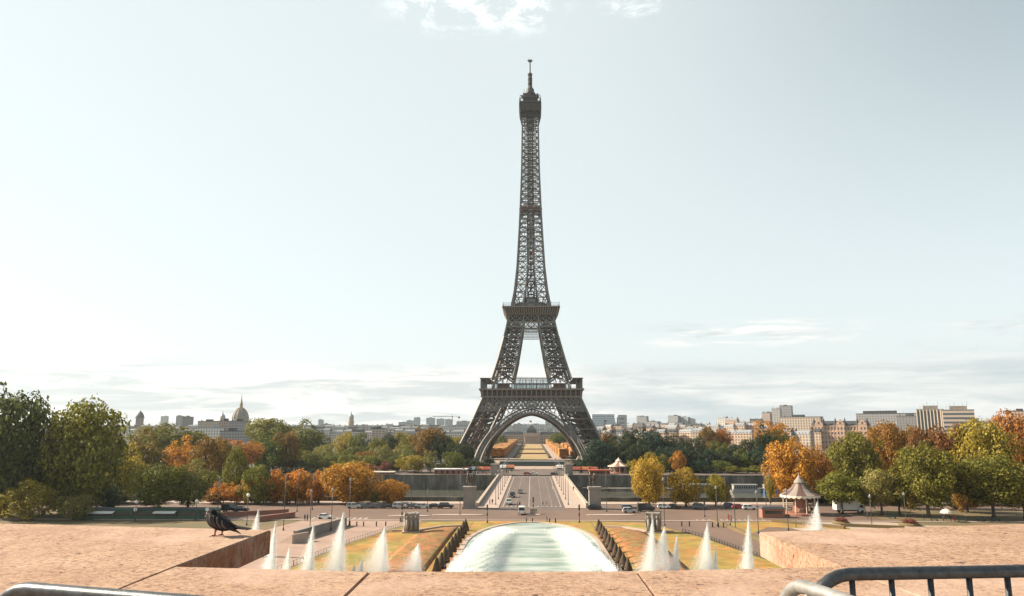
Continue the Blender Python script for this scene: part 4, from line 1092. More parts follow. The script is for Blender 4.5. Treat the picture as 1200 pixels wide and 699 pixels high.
def rows(x0, x1, tops, Ys, cols, wpx, where, group, seed, modp=.0):
    rnd = random.Random(seed)
    for r_, ((t0, t1), Y) in enumerate(zip(tops, Ys)):
        x = x0 + rnd.uniform(-4, 0); k = 0
        row = ('back','front')[r_] if len(Ys) == 2 else ('back','middle','front')[r_]
        while x < x1:
            w_ = rnd.uniform(*wpx)*(1100/Y)**.5
            md = rnd.random() < modp; c_ = rnd.choice(cols)
            block(x, x+w_-.15, rnd.uniform(t0, t1), Y+rnd.uniform(-25, 25), c_, '%s block in the %s row of roofs %s, %s from the left' % (c_, row, where, ORD[k]), group, 'flat' if md else 'mansard', 14, md)
            x += w_ + (rnd.uniform(1, 5) if rnd.random() < .12 else 0); k += 1
rows(-20,165,[(497.5,500.5),(501,505)],[1500,1150],['pale','cream','white'],(11,20),'at the far left','apartment blocks far left',1)
rows(165,345,[(497.5,500.5),(501,506)],[1450,1050],['pale','cream','grey','white'],(10,20),'around the gilded dome','apartment blocks around the dome',2)
rows(345,572,[(496.5,499),(498.5,501.5),(502,506)],[1900,1400,1050],['pale','cream','white','pale'],(9,17),'left of the tower','apartment blocks left of the tower',3,.08)
rows(574,672,[(497.5,501),(502,506)],[2300,1500],['white','blue','pale'],(9,18),'seen through the arch','blocks behind the palace',4,.8)
rows(690,880,[(495,498.5),(497.5,501.5),(502,507)],[1800,1300,980],['cream','pale','warm','pink'],(9,16),'right of the tower','apartment blocks right of the tower',5,.05)
rows(850,960,[(490,494.5),(495,500),(502,508)],[1500,1150,900],['cream','pale','warm','pink'],(10,18),'above the orange tree','apartment blocks above the orange tree',6,.1)
rows(1010,1210,[(489,494),(494,499)],[1400,1050],['cream','pale','grey','pink'],(11,20),'at the far right','apartment blocks far right',7,.15)
SB = [ # px0, px1, top, Y, colour, modern, label
 (188.5,195,488,2300,'white',1,'slim white tower block between the pointed turret and the domes'),
 (206.5,212.5,487.5,2000,'grey',1,'slim grey tower block left of the square dark one'),
 (214,223,488.5,1500,'dark',0,'square dark block with a flat roof left of the small dome'),
 (232,256,493.5,1150,'cream',0,'wide cream building left of the small dome'),
 (256,268,493.2,1000,'tan',0,'tan wall block in front of the small dome'),
 (268,287,493.5,960,'grey',0,'long grey building standing before the gilded dome'),
 (230,258,501,900,'white',0,'low white hall with a long zinc roof before the domes'),
 (258,285,505,860,'grey',0,'low grey building half sunk in the trees before the gilded dome'),
 (373,378,492,2400,'pale',1,'small pale tower block above the tall green tree'),
 (467,476,494.8,2600,'blue',1,'low bluish tower block, leftmost of the distant towers left of the tower'),
 (476,485,493,2600,'white',1,'white tower block beside the tallest distant one'),
 (485,492,489.5,2700,'blue',1,'tallest bluish block of the distant towers left of the tower'),
 (499.5,509.5,490,2600,'blue',1,'broad bluish tower block left of the crane'),
 (511.5,520.5,491,2700,'white',1,'white tower block just left of the crane mast'),
 (521.5,529.5,491.5,2600,'blue',1,'bluish tower block right behind the crane mast'),
 (518,556,499.5,1300,'white',0,'long white building under the crane beside the left tower leg'),
 (535,556,494,1700,'pale',1,'pale stepped block touching the left edge of the tower'),
 (574,601,499,1700,'white',1,'large white block in the left part of the arch'),
 (601.5,612.5,497,2100,'pale',1,'pale block with a reddish roof line left of the palace dome'),
 (617,639,497.5,2000,'white',1,'wide pale block behind the palace dome'),
 (639,644.5,491.5,2500,'white',1,'pale tower block, left one of the pair in the arch'),
 (646,651,491.5,2500,'blue',1,'pale tower block, right one of the pair in the arch'),
 (652,680,499.5,1700,'white',1,'white block in the right part of the arch'),
 (746,757.5,488,2200,'grey',1,'grey tower slab with a flat top right of the slanted building'),
 (757.5,771,494,2000,'grey',0,'low grey block right of the flat topped slab'),
 (782.5,794.5,487.5,1900,'grey',1,'grey square tower block left of the glassy one'),
 (796,806,489,1900,'blue',1,'bluish block with a dark square cap on its roof'),
 (806,811.5,491,1900,'white',1,'white lower wing beside the block with a dark cap'),
 (840,852,490,1500,'pale',1,'pale square apartment slab left of the orange tree'),
 (893,902,483.5,1600,'tan',1,'tan block left of the high twin towers'),
 (904.5,913.5,479,1500,'pale',1,'pale tower block, lower one of the high twins'),
 (913.7,926.5,475.5,1520,'grey',1,'grey tower block, taller one of the high twins'),
 (915,959,488.5,1020,'cream',0,'long cream building with terraces before the palatial house'),
 (1007,1073,484.5,1050,'grey',0,'long dark building with a flat roof and antennas'),
 (1052,1075,487.5,980,'dark',0,'dark building end beside the ribbed office block'),
]
for k, (a, c_, t_, Y, col, md, lab) in enumerate(SB): block(a, c_, t_, Y, col, lab, None, 'flat', 16, bool(md), 'tower_block' if md else 'city_building', seed=k)
# set-back roof floors on the long dark building
b = MB(); p = AT(1013,481.5,1052); q = AT(1047,484.4,1052); b.box(-(q.x-p.x)/2,(q.x-p.x)/2,0,10,0,p.z-q.z); o = b.build('roof_pavilion', M['dark']); 
par = [x for x in bpy.data.objects if x.get('label') == 'long dark building with a flat roof and antennas'][0]
o.parent = par; o.location = ((p.x+q.x)/2-par.location.x, 3, q.z); o.name = 'roof_storey'
b = MB()
for k in range(5): b.tube([(k*9-18,0,0),(k*9-18,0,3+2.5*(k%2))], .12, 5)
o = b.build('antenna', M['dark'], par); o.location = (0, 6, q.z-1)
# slanted white building right of the tower
e = empty('office_building', (AT(711,495,1500).x, 1500, 0), 0, 'white slanted glass office building right of the tower with a leaning end wall', 'building')
b = MB(); x0, x1, x2, x3 = [AT(v,500,1500).x-e.location.x for v in (694,723,724.5,735)]; zt = AT(700,486.5,1500).z
b.add([(x0,0,0),(x1+1.5,0,0),(x1+1.5,22,0),(x0,22,0),(x0,0,zt),(x1-5,0,zt),(x1-5,22,zt),(x0,22,zt)], [(0,3,2,1),(4,5,6,7),(0,1,5,4),(1,2,6,5),(2,3,7,6),(3,0,4,7)])
o = b.build('wall', [facade_material('pale_curtain_wall', (.50,.55,.58), 60, 4.2, (.30,.36,.40), .98, .45)], e)
b = MB(); b.box(x2, x3, 2, 20, 0, zt); b.build('stair_tower', [facade_material('grey_slab_wall', (.42,.42,.42), 20, 8, (.2,.22,.24), .5, .4)], e)
b = MB(); b.box((x0+x1)/2-1,(x0+x1)/2+4,-.15,-.01,zt-14,zt-10); b.box((x0+x1)/2-1,(x0+x1)/2+4,-.15,-.01,zt-20,zt-16); b.build('window_bay', M['winpane'], e)
b = MB(); b.box(x0-.3,x1-4.6,-.4,22.3,zt,zt+1.1); b.build('roof', M['zinc'], e)
# crane
cp = AT(530,498,1500); e = empty('tower_crane', (cp.x, 1500, 0), 0, 'tower crane with a long jib above the roofs left of the tower', 'crane')
zt = AT(530,489.3,1500).z; b = MB()
for sx_, sy_ in ((-.7,-.7),(.7,-.7),(.7,.7),(-.7,.7)): b.bar((sx_,sy_,0),(sx_,sy_,zt+2),.3)
for k in range(24): z = k*zt/24; b.bar((-.7,-.7,z),(.7,-.7,z+zt/24),.2); b.bar((.7,.7,z),(-.7,.7,z+zt/24),.2)
b.build('mast', M['cage'], e)
jx = AT(507,489,1500).x-cp.x; cx_ = AT(539,489,1500).x-cp.x; b = MB()
b.bar((jx,0,zt+1),(cx_,0,zt+1),.55); b.bar((jx,0,zt+2.2),(2,0,zt+2.2),.35)
for k in range(22): x = jx*k/22; b.bar((x,0,zt+1),(x+jx/44,0,zt+2.2),.22); b.bar((x+jx/44,0,zt+2.2),(x+jx/22,0,zt+1),.22)
b.bar((0,0,zt+5),(jx*.6,0,zt+2.2),.2); b.bar((0,0,zt+5),(cx_,0,zt+1.2),.2); b.bar((0,0,zt),(0,0,zt+5),.6); b.build('jib', M['cage'], e)
b = MB(); b.box(cx_-3.4,cx_,-1,1,zt-2,zt+.8); b.build('counterweight', M['dark'], e)
# turret with pointed roof
tp = AT(164,490,1500); e = empty('turret', (tp.x, 1500, 0), 0, 'dark turret with a pointed domed roof above the roofs on the left', 'tower')
s_ = mscale(1500); z0 = AT(164,489.5,1500).z; b = MB(); b.box(-3.2*s_,3.2*s_,-3*s_,3*s_,0,z0); b.box(-4*s_,4*s_,-3.6*s_,3.6*s_,z0-.8*s_,z0); b.build('wall', M['stone_grey'], e)
b = MB(); b.lathe([(4.4*s_,z0+.01),(4.6*s_,z0+1.2*s_),(4.0*s_,z0+3*s_),(2.6*s_,z0+5.4*s_),(1.0*s_,z0+6.8*s_),(.25*s_,z0+7.6*s_),(.15*s_,z0+9*s_)], 10); b.build('roof', M['slate'], e)
# gilded dome church and the small dome
def dome_church(px, Y, top, half, label, grand):
    s = mscale(Y)*1.0; p = AT(px, 503, Y); e = empty('domed_church', (p.x, Y, 0), 0, label, 'church')
    Z = lambda y: AT(px, y, Y).z
    if grand:
        b = MB(); b.box(-17*s*.8,17*s*.8,-8*s,8*s,0,Z(503)); b.build('wall', M['stone'], e)
        b = MB(); b.lathe([(9.9*s,Z(504)),(9.9*s,Z(497.6)),(10.4*s,Z(497.4)),(10.4*s,Z(496.6)),(9.3*s,Z(496.5)),(9.2*s,Z(492.6)),(9.8*s,Z(492.4)),(9.6*s,Z(491.6))], 24); d = b.build('drum', M['stone'], e)
        for j in range(12):
            a = 2*PI*(j+.5)/12
            b = MB()
            b.add([(x_,-10.0*s if 0 else y_,z_) for x_,y_,z_ in ((-1.0*s,0,Z(502.6)),(1.0*s,0,Z(502.6)),(1.0*s,0,Z(498.6)),(-1.0*s,0,Z(498.6)),(-1.0*s,1.2*s,Z(502.6)),(1.0*s,1.2*s,Z(502.6)),(1.0*s,1.2*s,Z(498.6)),(-1.0*s,1.2*s,Z(498.6)))], [(0,1,2,3),(7,6,5,4),(0,4,5,1),(1,5,6,2),(2,6,7,3),(3,7,4,0)])
            o = b.build('window', M['winpane'], d); o.location = (10.0*s*math.sin(a), -10.0*s*math.cos(a), 0); o.rotation_euler = (0,0,a)
        for j in range(24):
            a = 2*PI*j/24; b = MB(); b.tube([(10.3*s*math.cos(a),10.3*s*math.sin(a),Z(503.5)),(10.3*s*math.cos(a),10.3*s*math.sin(a),Z(497.6))], .4*s, 6); b.build('column', M['stone'], d)
        b = MB(); b.lathe([(9.3*s,Z(491.6)),(9.1*s,Z(489.4)),(8.2*s,Z(486)),(6.6*s,Z(482.6)),(4.6*s,Z(480)),(2.6*s,Z(478.6)),(2.2*s,Z(478.4))], 24); dm = b.build('dome', M['stone_grey'], e, smooth=True)
        b = MB()
        for j in range(12):
            a = 2*PI*j/12; b.tube([(r_*s*math.cos(a), r_*s*math.sin(a), Z(y_)) for r_, y_ in ((9.4,491.4),(9.2,489.4),(8.3,486),(6.7,482.6),(4.7,480),(2.6,478.5))], .5*s, 5)
        b.build('gilded_rib', M['gold'], dm)
        b = MB(); b.lathe([(2.6*s,Z(478.4)),(2.4*s,Z(477.6)),(1.9*s,Z(477.5)),(1.7*s,Z(473.2)),(2.1*s,Z(473)),(1.1*s,Z(471.6)),(.7*s,Z(468.6)),(.3*s,Z(465.5)),(.12*s,Z(461.5))], 12); b.build('lantern', M['gold'], e)
    else:
        b = MB(); b.lathe([(3.6*s,0),(3.6*s,Z(493.5)),(3.0*s,Z(493.4)),(3.0*s,Z(490.6)),(3.3*s,Z(490.4)),(3.2*s,Z(489.6))], 16); b.build('drum', M['stone'], e)
        b = MB(); b.lathe([(3.2*s,Z(489.6)),(2.9*s,Z(487.8)),(1.9*s,Z(486.2)),(.7*s,Z(485.4)),(.6*s,Z(484.2)),(.15*s,Z(481.8))], 16); b.build('dome', M['zinc'], e)
dome_church(281, 1400, 465, 10, 'tall church with a gilded ribbed dome and spire above the left trees', True)
dome_church(260, 1700, 483, 3.5, 'small pale dome left of the tall gilded one', False)
dome_church(411, 1900, 483, 3.5, 'tiny pale dome on the skyline above the roofs left of the tower', False)
# palatial house with three gables on the right
def window(b, x, z, w_, h_, y=-.06): b.box(x-w_/2, x+w_/2, y, .0 if y > -.5 else y+.06, z, z+h_)
e = empty('palatial_house', (AT(985,510,900).x, 900, 0), 0, 'large ornate peach stone house with three gables and many windows on the right', 'mansion'); e.rotation_euler = (0,0,R(-28))
s = mscale(900); zt = AT(985,499,900).z; hw = 31*s
b = MB(); b.box(-hw,hw,0,18,0,zt)
for gx in (-.72, .02, .76): b.box(gx*hw-4.6*s, gx*hw+4.6*s, -2.2, -.002, 0, zt+1.2)
for z in (.26, .5, .74, .985): b.box(-hw-.3,hw+.3,-.5,-.003,zt*z-.4,zt*z+.2)
for k in range(19): x = -hw+2*hw*k/18; b.box(x-.28,x+.28,-.34,-.0035,0,zt)
M['peach'] = mat('peach_stone', (.50,.33,.235), .85, var=.2, vscale=.3); b.build('wall', M['peach'], e)
for gx in (-.72, .02, .76):
    b = MB(); x = gx*hw; b.add([(x-5*s,-2.4,zt+1.2),(x+5*s,-2.4,zt+1.2),(x+3*s,-2.4,zt+4),(x,-2.4,zt+7.5),(x-3*s,-2.4,zt+4),(x-5*s,3,zt+1.2),(x+5*s,3,zt+1.2),(x+3*s,3,zt+4),(x,3,zt+7.5),(x-3*s,3,zt+4)], [(0,1,2,3,4),(9,8,7,6,5),(0,4,9,5),(4,3,8,9),(3,2,7,8),(2,1,6,7)])
    g_o = b.build('gable', M['peach'], e)
    for dx in (-5,5): b2 = MB(); b2.lathe([(.9,zt),(.9,zt+6),(1.1,zt+6.1),(.2,zt+9)], 8, (x+dx*s,-1.6,0)); b2.build('turret', M['slate'], e)
    b2 = MB(); b2.lathe([(1.2,0),(1.2,.1)], 10); w_ = b2.build('window', M['winpane'], g_o); w_.location = (x,-2.46,zt+3.2); w_.rotation_euler = (R(90),0,0)
for fl in range(5):
    for k in range(18):
        x = -hw+2*hw*(k+.5)/18; onb = any(abs(x-gx*hw) < 4.6*s for gx in (-.72,.02,.76)); b = MB(); z = 2+fl*zt*.19
        if z+3 > zt: continue
        b.box(x-.75,x+.75,-.1,-.01,z,z+2.9); o = b.build('window', M['winpane'], e); o.location = (0,-2.2 if onb else 0,0)
b = MB(); b.frustum(-hw,hw,.2,18,zt+.01,-hw+2,hw-2,4,14,zt+5.5); b.build('roof', M['slate'], e)
# ribbed office block and banded office block far right
def office(px0, px1, top, Y, m, label, mode):
    p = AT(px0, top, Y); q = AT(px1, top, Y); hw = (q.x-p.x)/2; h = p.z
    e = empty('office_building', ((p.x+q.x)/2, Y, 0), R(-26), label, 'office block')
    b = MB(); b.box(-hw,hw,0,22,0,h); b.build('wall', m, e)
    if mode == 'ribs':
        n_ = 8
        for k in range(n_):
            x = -hw+2*hw*k/(n_); b = MB(); b.box(x+.5, x+2*hw/n_-.5, -.12, -.005, 2, h-1.6); b.build('window', M['winpane'], e)
        for k in range(n_+1):
            x = -hw+2*hw*k/n_; b = MB(); b.box(x-.45,x+.45,-.9,-.125,0,h); b.build('rib', M['cream'], e)
    else:
        for k in range(9):
            z = 3+k*(h-4)/9; b = MB(); b.box(-hw+.6, hw-.6, -.14, -.006, z+.6, z+.6+(h-4)/9*.46); b.build('window', M['winpane'], e)
            b = MB(); b.box(hw+.006,hw+.14,1.5,20,z+.6,z+.6+(h-4)/9*.46); b.build('window', M['winpane'], e)
    b = MB(); b.box(-hw-.3,hw+.3,-.3,22.3,h,h+.8); b.box(-hw*.5,hw*.6,4,16,h+.801,h+4.5); b.build('roof', M['stone_grey'], e)
    b = MB()
    for k in range(6): b.tube([(-hw*.7+k*hw*.26,6,h+.8),(-hw*.7+k*hw*.26,6,h+5+2*(k%3))], .12, 4)
    b.build('antenna', M['dark'], e)
office(1075.5,1104,480.5,820,mat('brown_concrete', (.22,.165,.135), .85, var=.15),'ribbed brown office block with pale fins on the right skyline','ribs')
office(1106,1139,481,800,mat('pale_concrete', (.46,.37,.31), .85, var=.12),'banded pale office block right of the ribbed one','bands')
b = MB()
block(1181,1202,481.5,900,'pink','pink stone block at the right end of the skyline',None,'flat',16,False,'city_building')

# ------------------------------------------------------------------ street furniture, kiosks, statues, water
def pedestal(x, y, w_, h_, label, statue, name='statue_pedestal'):
    e = empty('equestrian_statue' if statue else 'stone_pylon', (x, y, 0), 0, label, 'statue' if statue else 'pylon')
    b = MB(); b.frustum(-w_*.62,w_*.62,-w_*.62,w_*.62,0,-w_*.56,w_*.56,-w_*.56,w_*.56,h_*.12); b.box(-w_/2,w_/2,-w_/2,w_/2,h_*.12,h_*.88); b.box(-w_*.58,w_*.58,-w_*.58,w_*.58,h_*.88,h_)
    b.build('plinth', M['stone_grey'], e); return e
def skin_mesh(name, pts, edges, radii, m, sub=1):
    me = bpy.data.meshes.new(name); me.from_pydata(pts, edges, []); o = bpy.data.objects.new(name, me); COL.objects.link(o)
    sm = o.modifiers.new('k', 'SKIN'); sm.use_smooth_shade = True; ss = o.modifiers.new('s', 'SUBSURF'); ss.levels = sub
    for i, r in enumerate(radii):
        v = me.skin_vertices[0].data[i]; v.radius = (r, r) if not hasattr(r, '__len__') else r
    me.skin_vertices[0].data[0].use_root = True
    bpy.context.view_layer.update(); dg = bpy.context.evaluated_depsgraph_get()
    m2 = bpy.data.meshes.new_from_object(o.evaluated_get(dg)); m2.name = name
    bpy.data.objects.remove(o); m2.materials.clear(); m2.materials.append(m); return m2
HORSE = skin_mesh('horse', [(0,0,1.45),(.75,0,1.5),(1.05,0,1.75),(1.35,0,2.2),(1.5,0,2.3),(1.85,0,2.0),(-.75,0,1.5),(-1.0,0,1.3),(-1.15,0,.8),
    (.8,.22,1.1),(.85,.22,.6),(.85,.22,.05),(.95,-.22,1.1),(1.15,-.22,.75),(1.05,-.22,.4),(-.75,.22,1.1),(-.9,.22,.65),(-.8,.22,.05),(-.8,-.22,1.1),(-.95,-.22,.65),(-.85,-.22,.05)],
    [(0,1),(1,2),(2,3),(3,4),(4,5),(0,6),(6,7),(7,8),(1,9),(9,10),(10,11),(1,12),(12,13),(13,14),(6,15),(15,16),(16,17),(6,18),(18,19),(19,20)],
    [.42,.4,.3,.2,.19,.1,.4,.1,.05,.15,.09,.08,.15,.09,.08,.18,.1,.08,.18,.1,.08], M['bronze'])
def person_mesh(name, stride, arm):
    P = [(0,0,.95),(0,0,1.15),(0,0,1.38),(0,0,1.50),(.02,0,1.62),(.02,0,1.74),
         (0,.20,1.40),(arm,.25,1.13),(arm*1.8+.05,.23,.90),(0,-.20,1.40),(-arm,-.25,1.13),(-arm*1.2+.05,-.23,.90),
         (0,.10,.88),(stride,.11,.48),(stride*.7-.05,.11,.07),(stride*.7+.12,.11,.04),(0,-.10,.88),(-stride,-.11,.48),(-stride*1.6,-.11,.08),(-stride*1.6+.15,-.11,.04)]
    E_ = [(0,1),(1,2),(2,3),(3,4),(4,5),(2,6),(6,7),(7,8),(2,9),(9,10),(10,11),(0,12),(12,13),(13,14),(14,15),(0,16),(16,17),(17,18),(18,19)]
    rr = [.155,.14,.165,.06,.10,.085,.075,.055,.04,.075,.055,.04,.1,.075,.05,.04,.1,.075,.05,.04]
    return skin_mesh(name, P, E_, rr, M['cloth'])
PM = [person_mesh('person', .12, .06), person_mesh('person', .02, .03), person_mesh('person', .2, .12)]
HAIR = MB().lathe([(.09,1.64),(.102,1.70),(.09,1.79),(.05,1.83),(.01,1.845)], 8, (.01,0,0)).mesh('hair', M['black'], True)
LEGS = None
def person(x, y, rz, col, label, group='people walking about', z=0, k=None):
    k = int(abs(x*7+y*3)) % 3 if k is None else k
    o = bpy.data.objects.new('person', PM[k]); COL.objects.link(o); o.location = (x, y, z); o.rotation_euler = (0,0,rz); o.color = (*col, 1)
    tag(o, label, 'person', group); h = bpy.data.objects.new('hair', HAIR); COL.objects.link(h); h.parent = o; return o
for s, lab in ((-1,'pedestal with a dark horse and warrior at the near left end of the bridge'),(1,'pedestal with a dark horse and warrior at the near right end of the bridge')):
    e = pedestal(s*19.2, 237.5, 3.5, 6.6, lab, True)
    o = link('horse', HORSE, e, (-.1,.5,6.58), (1.75,1.75,1.75), R(-90 if s > 0 else -95)); r = link('warrior', PM[1], e, (-s*1.25,-1.0,6.58), (2.6,2.6,2.45), R(-90), (.085,.07,.055))
    e = pedestal(s*19.3, 402.5, 4.0, 6.0, 'plain pale stone pylon at the far %s end of the bridge' % ('left' if s < 0 else 'right'), False)
    
# lamp posts
def lamp_mesh(h, head):
    b = MB(); b.lathe([(.20,0),(.18,.5),(.10,.7),(.085,h*.5),(.06,h)], 8); pole = b.mesh('pole', M['dark'], True)
    return pole
POLE = {h: lamp_mesh(h, 0) for h in (4.5, 7, 9, 11, 13)}
GLOBE = MB().lathe([(.08,0),(.30,.12),(.42,.42),(.36,.70),(.15,.9),(.05,.95)], 10).mesh('lamp_globe', M['white'], True)
LANT = MB().lathe([(.06,0),(.30,.2),(.34,.55),(.12,.75),(.03,.95)], 8).mesh('lantern', mat('lantern_glass', (.20,.21,.21), .3), False)
ARM = MB().tube([(0,0,0),(.5,0,.35),(1.3,0,.45)], .05, 6).cbox((1.5,0,.42), (.7,.25,.14)).mesh('lamp_arm', M['dark'])
def lamp(x, y, h, head, label, group=None, z=0, rz=0):
    e = empty('street_lamp', (x, y, z), rz, label, 'street lamp', group); link('pole', POLE[h], e)
    if head == 'globe': link('lamp_globe', GLOBE, e, (0,0,h-.02))
    elif head == 'lantern': link('lantern', LANT, e, (0,0,h-.02))
    elif head == 'arms': link('lamp_arm', ARM, e, (0,0,h-.6)); link('lamp_arm', ARM, e, (0,0,h-.6), None, PI)
    elif head == 'arm': link('lamp_arm', ARM, e, (0,0,h-.6))
    return e
for s in (-1, 1):
    for k in range(8):
        lamp(s*11.6, 248+k*19, 9, 'lantern', 'lamp post on the %s footway of the bridge, %s from the near end' % ('left' if s < 0 else 'right', ORD[k]), 'lamp posts along the bridge', .16)
LP = [ # px of foot, py of foot, height, head, label
 (332,622,13,'arm','tall thin lamp post behind the water jet nearest the stone ledge'),(348,600,13,'arms','tall dark lamp post in the middle of the orange tree row'),(366,598,11,'arm','dark lamp post left of the large golden olive tree'),
 (363,624,9,'lantern','lamp post beside the steps left of the white car'),(388,622,9,'lantern','lamp post above the end of the steps, right of the white car'),(409,617,11,'lantern','lamp post rising between the two tallest left jets'),
 (482,597,13,'arms','tall double armed lamp post before the embankment wall on the left'),(539,604,13,'arms','tall double armed lamp post on the island left of the bridge'),(501,600,7,'arm','short lamp post at the kerb left of the bridge'),
 (289,616,7,'globe','globe lamp just behind the pigeon tail'),(229,610,4.5,'globe','globe lamp left of the pigeon head'),(158,611,4.5,'globe','globe lamp under the chestnut trees on the left'),(255,598,9,'lantern','lamp post in front of the orange trees above the pigeon'),
 (711,600,13,'arms','tall dark lamp post beside the right horse pedestal'),(748,600,7,'arm','short lamp post before the parked silver car'),(779,617,11,'lantern','lamp post behind the carved stone block on the right'),
 (841,617,9,'lantern','lamp post on the right avenue, nearest the square'),(862,622,9,'lantern','lamp post on the right avenue, left of the low brick kiosk'),(889,626,9,'lantern','lamp post at the corner of the right stone ledge'),(924,622,9,'lantern','lamp post in front of the striped carousel'),
 (898,596,13,'arm','tall dark pole lamp left of the large golden tree, left one of two'),(903,596,13,'arm','tall dark pole lamp left of the large golden tree, right one of two'),(851,597,11,'arm','dark lamp post before the white boats'),(808,553,9,'lantern','far lamp post in the wood right of the tower'),
 (1022,618,7,'lantern','thin lamp post between the park trees right of the truck'),(1062,614,7,'lantern','thin lamp post by the round flower bed on the right')]
for x, y, h, hd, lab in LP: g = G(x, y); lamp(g.x, g.y, h, hd, lab, None, 0, (x % 3)*.5)
for k, x in enumerate((795, 806, 820, 834, 690, 735)):
    g = G(x, 552); lamp(g.x, g.y, 9, 'lantern', 'lamp post on the far quay right of the bridge, %s of its line' % ORD[k], 'lamp posts on the far quay')
# traffic lights on the square
def signal(px, py, label):
    g = G(px, py); e = empty('traffic_light', (g.x, g.y, 0), 0, label, 'traffic light', 'traffic lights on the square'); link('pole', POLE[4.5], e)
    b = MB(); b.box(-.2,.2,-.18,.18,3.2,4.6); hd = b.build('signal_head', M['black'], e)
    b = MB(); b.box(-.16,.16,-.17,.17,1.8,2.5); b.build('signal_box', M['black'], e)
    for k, m_ in enumerate((M['lamp_red'], M['orange'], M['green'])):
        b = MB(); b.lathe([(.11,0),(.09,.03)], 8); o = b.build('lens', m_, hd); o.location = (0,-.18,4.35-k*.4); o.rotation_euler = (R(90),0,0)
signal(571,613,'black traffic light at the kerb left of the fountain head'); signal(679,613,'black traffic light at the kerb right of the fountain head')
signal(625,602,'black traffic light on the island in front of the bridge'); signal(826,606,'black traffic light on the right part of the square'); signal(471,612,'black traffic light beside the left carved stone block')
# traffic islands
for px, py, w_, lab in ((625,603.5,2.2,'island'),(537,604,7.5,'island'),(716,604,7,'island'),(480,605,6,'island')):
    g = G(px, py); b = MB(); b.prism([(g.x+w_*math.cos(2*PI*k/14), g.y+1.5*math.sin(2*PI*k/14)) for k in range(14)], 0, .16); struct(b.build('traffic_island', M['pave']))
b = MB(); g = G(625.5,602.6); b.box(-1.0,1.0,-.5,.5,0,1.4); b.box(-1.05,1.05,-.55,.55,1.402,1.5); o = b.build('planter_box', M['stone']); o.location = (g.x,g.y,.16); tag(o,'pale stone box on the island beside the white van','planter')
# bollards
BOL = MB().lathe([(.16,0),(.14,.85),(.19,.9),(.19,1.05),(.08,1.2)], 8).mesh('bollard', M['black'], True)
for k, (x, y) in enumerate([(402,616),(410,616.5),(418,617),(426,617),(441,617),(452,617),(469,612),(644,613),(651,613),(617,613),(624,613),(799,617),(808,617),(829,618),(835,618),(842,618),(848,618.5),(856,619)]):
    g = G(x, y); o = bpy.data.objects.new('bollard', BOL); COL.objects.link(o); o.location = (g.x, g.y, 0)
    sd = 'before the left jets' if x < 500 else ('behind the fountain head' if x < 700 else 'on the right avenue')
    idx = k if x < 500 else (k-7 if x < 700 else k-11)
    tag(o, 'black iron bollard %s, %s of its row' % (sd, ORD[idx]), 'bollard', 'bollards round the square')
# railings along the avenue lawns
def railing(pts, label, hgt=1.0, m=M['galv'], step=1.3):
    e = empty('railing', (pts[0].x, pts[0].y, 0), 0, label, 'railing'); o0 = pts[0]; b = MB(); c = MB()
    for p, q in zip(pts, pts[1:]):
        n_ = max(1, int((q-p).length/step)); p_, q_ = p-o0, q-o0; up = Vector((0,0,1))
        b.bar(p_+up*hgt, q_+up*hgt, .09); b.bar(p_+up*hgt*.35, q_+up*hgt*.35, .07)
        for k in range(n_+1): r = p_.lerp(q_, k/n_); c.bar(r, r+up*hgt, .1)
    b.build('rail', m, e); c.build('post_row', m, e)['kind'] = 'stuff'
M['rail_pale'] = mat('pale_rail_paint', (.42,.40,.37), .5)
railing([G(320,672),G(344,663),G(409,637),G(471,617)], 'low pale railing running along the left lawn', .9, M['rail_pale'])
railing([G(800,624),G(823,630),G(911,661),G(930,668)], 'low dark railing running along the right lawn', .8, M['dark'])
# steps and walls left of the avenue
for pts, h, lab in (([(345,634),(405,616)],1.9,'long brown retaining wall beside the steps on the left'),([(300,612),(345,606)],1.2,'low brown garden wall behind the pigeon tail'),([(255,606),(338,601)],.9,'thin brown terrace wall behind the left jets')):
    p, q = G(*pts[0]), G(*pts[1]); b = MB(); d = (q-p); a = math.atan2(d.y, d.x); b.box(0,d.length,-.3,.3,0,h); b.box(-.1,d.length+.1,-.42,.42,h+.002,h+.16)
    o = b.build('retaining_wall', M['brick'] if h < 1.5 else M['stone_grey']); o.location = p; o.rotation_euler = (0,0,a); tag(o, lab, 'wall')
e = empty('stone_steps', tuple(G(352,636)), R(62), 'flight of pale stone steps leading down beside the retaining wall on the left', 'steps')
b = MB()
for k in range(8): b.box(-2.4,2.4,k*.5,k*.5+.498,0,1.9-k*.24)
b.build('tread', M['pave'], e)
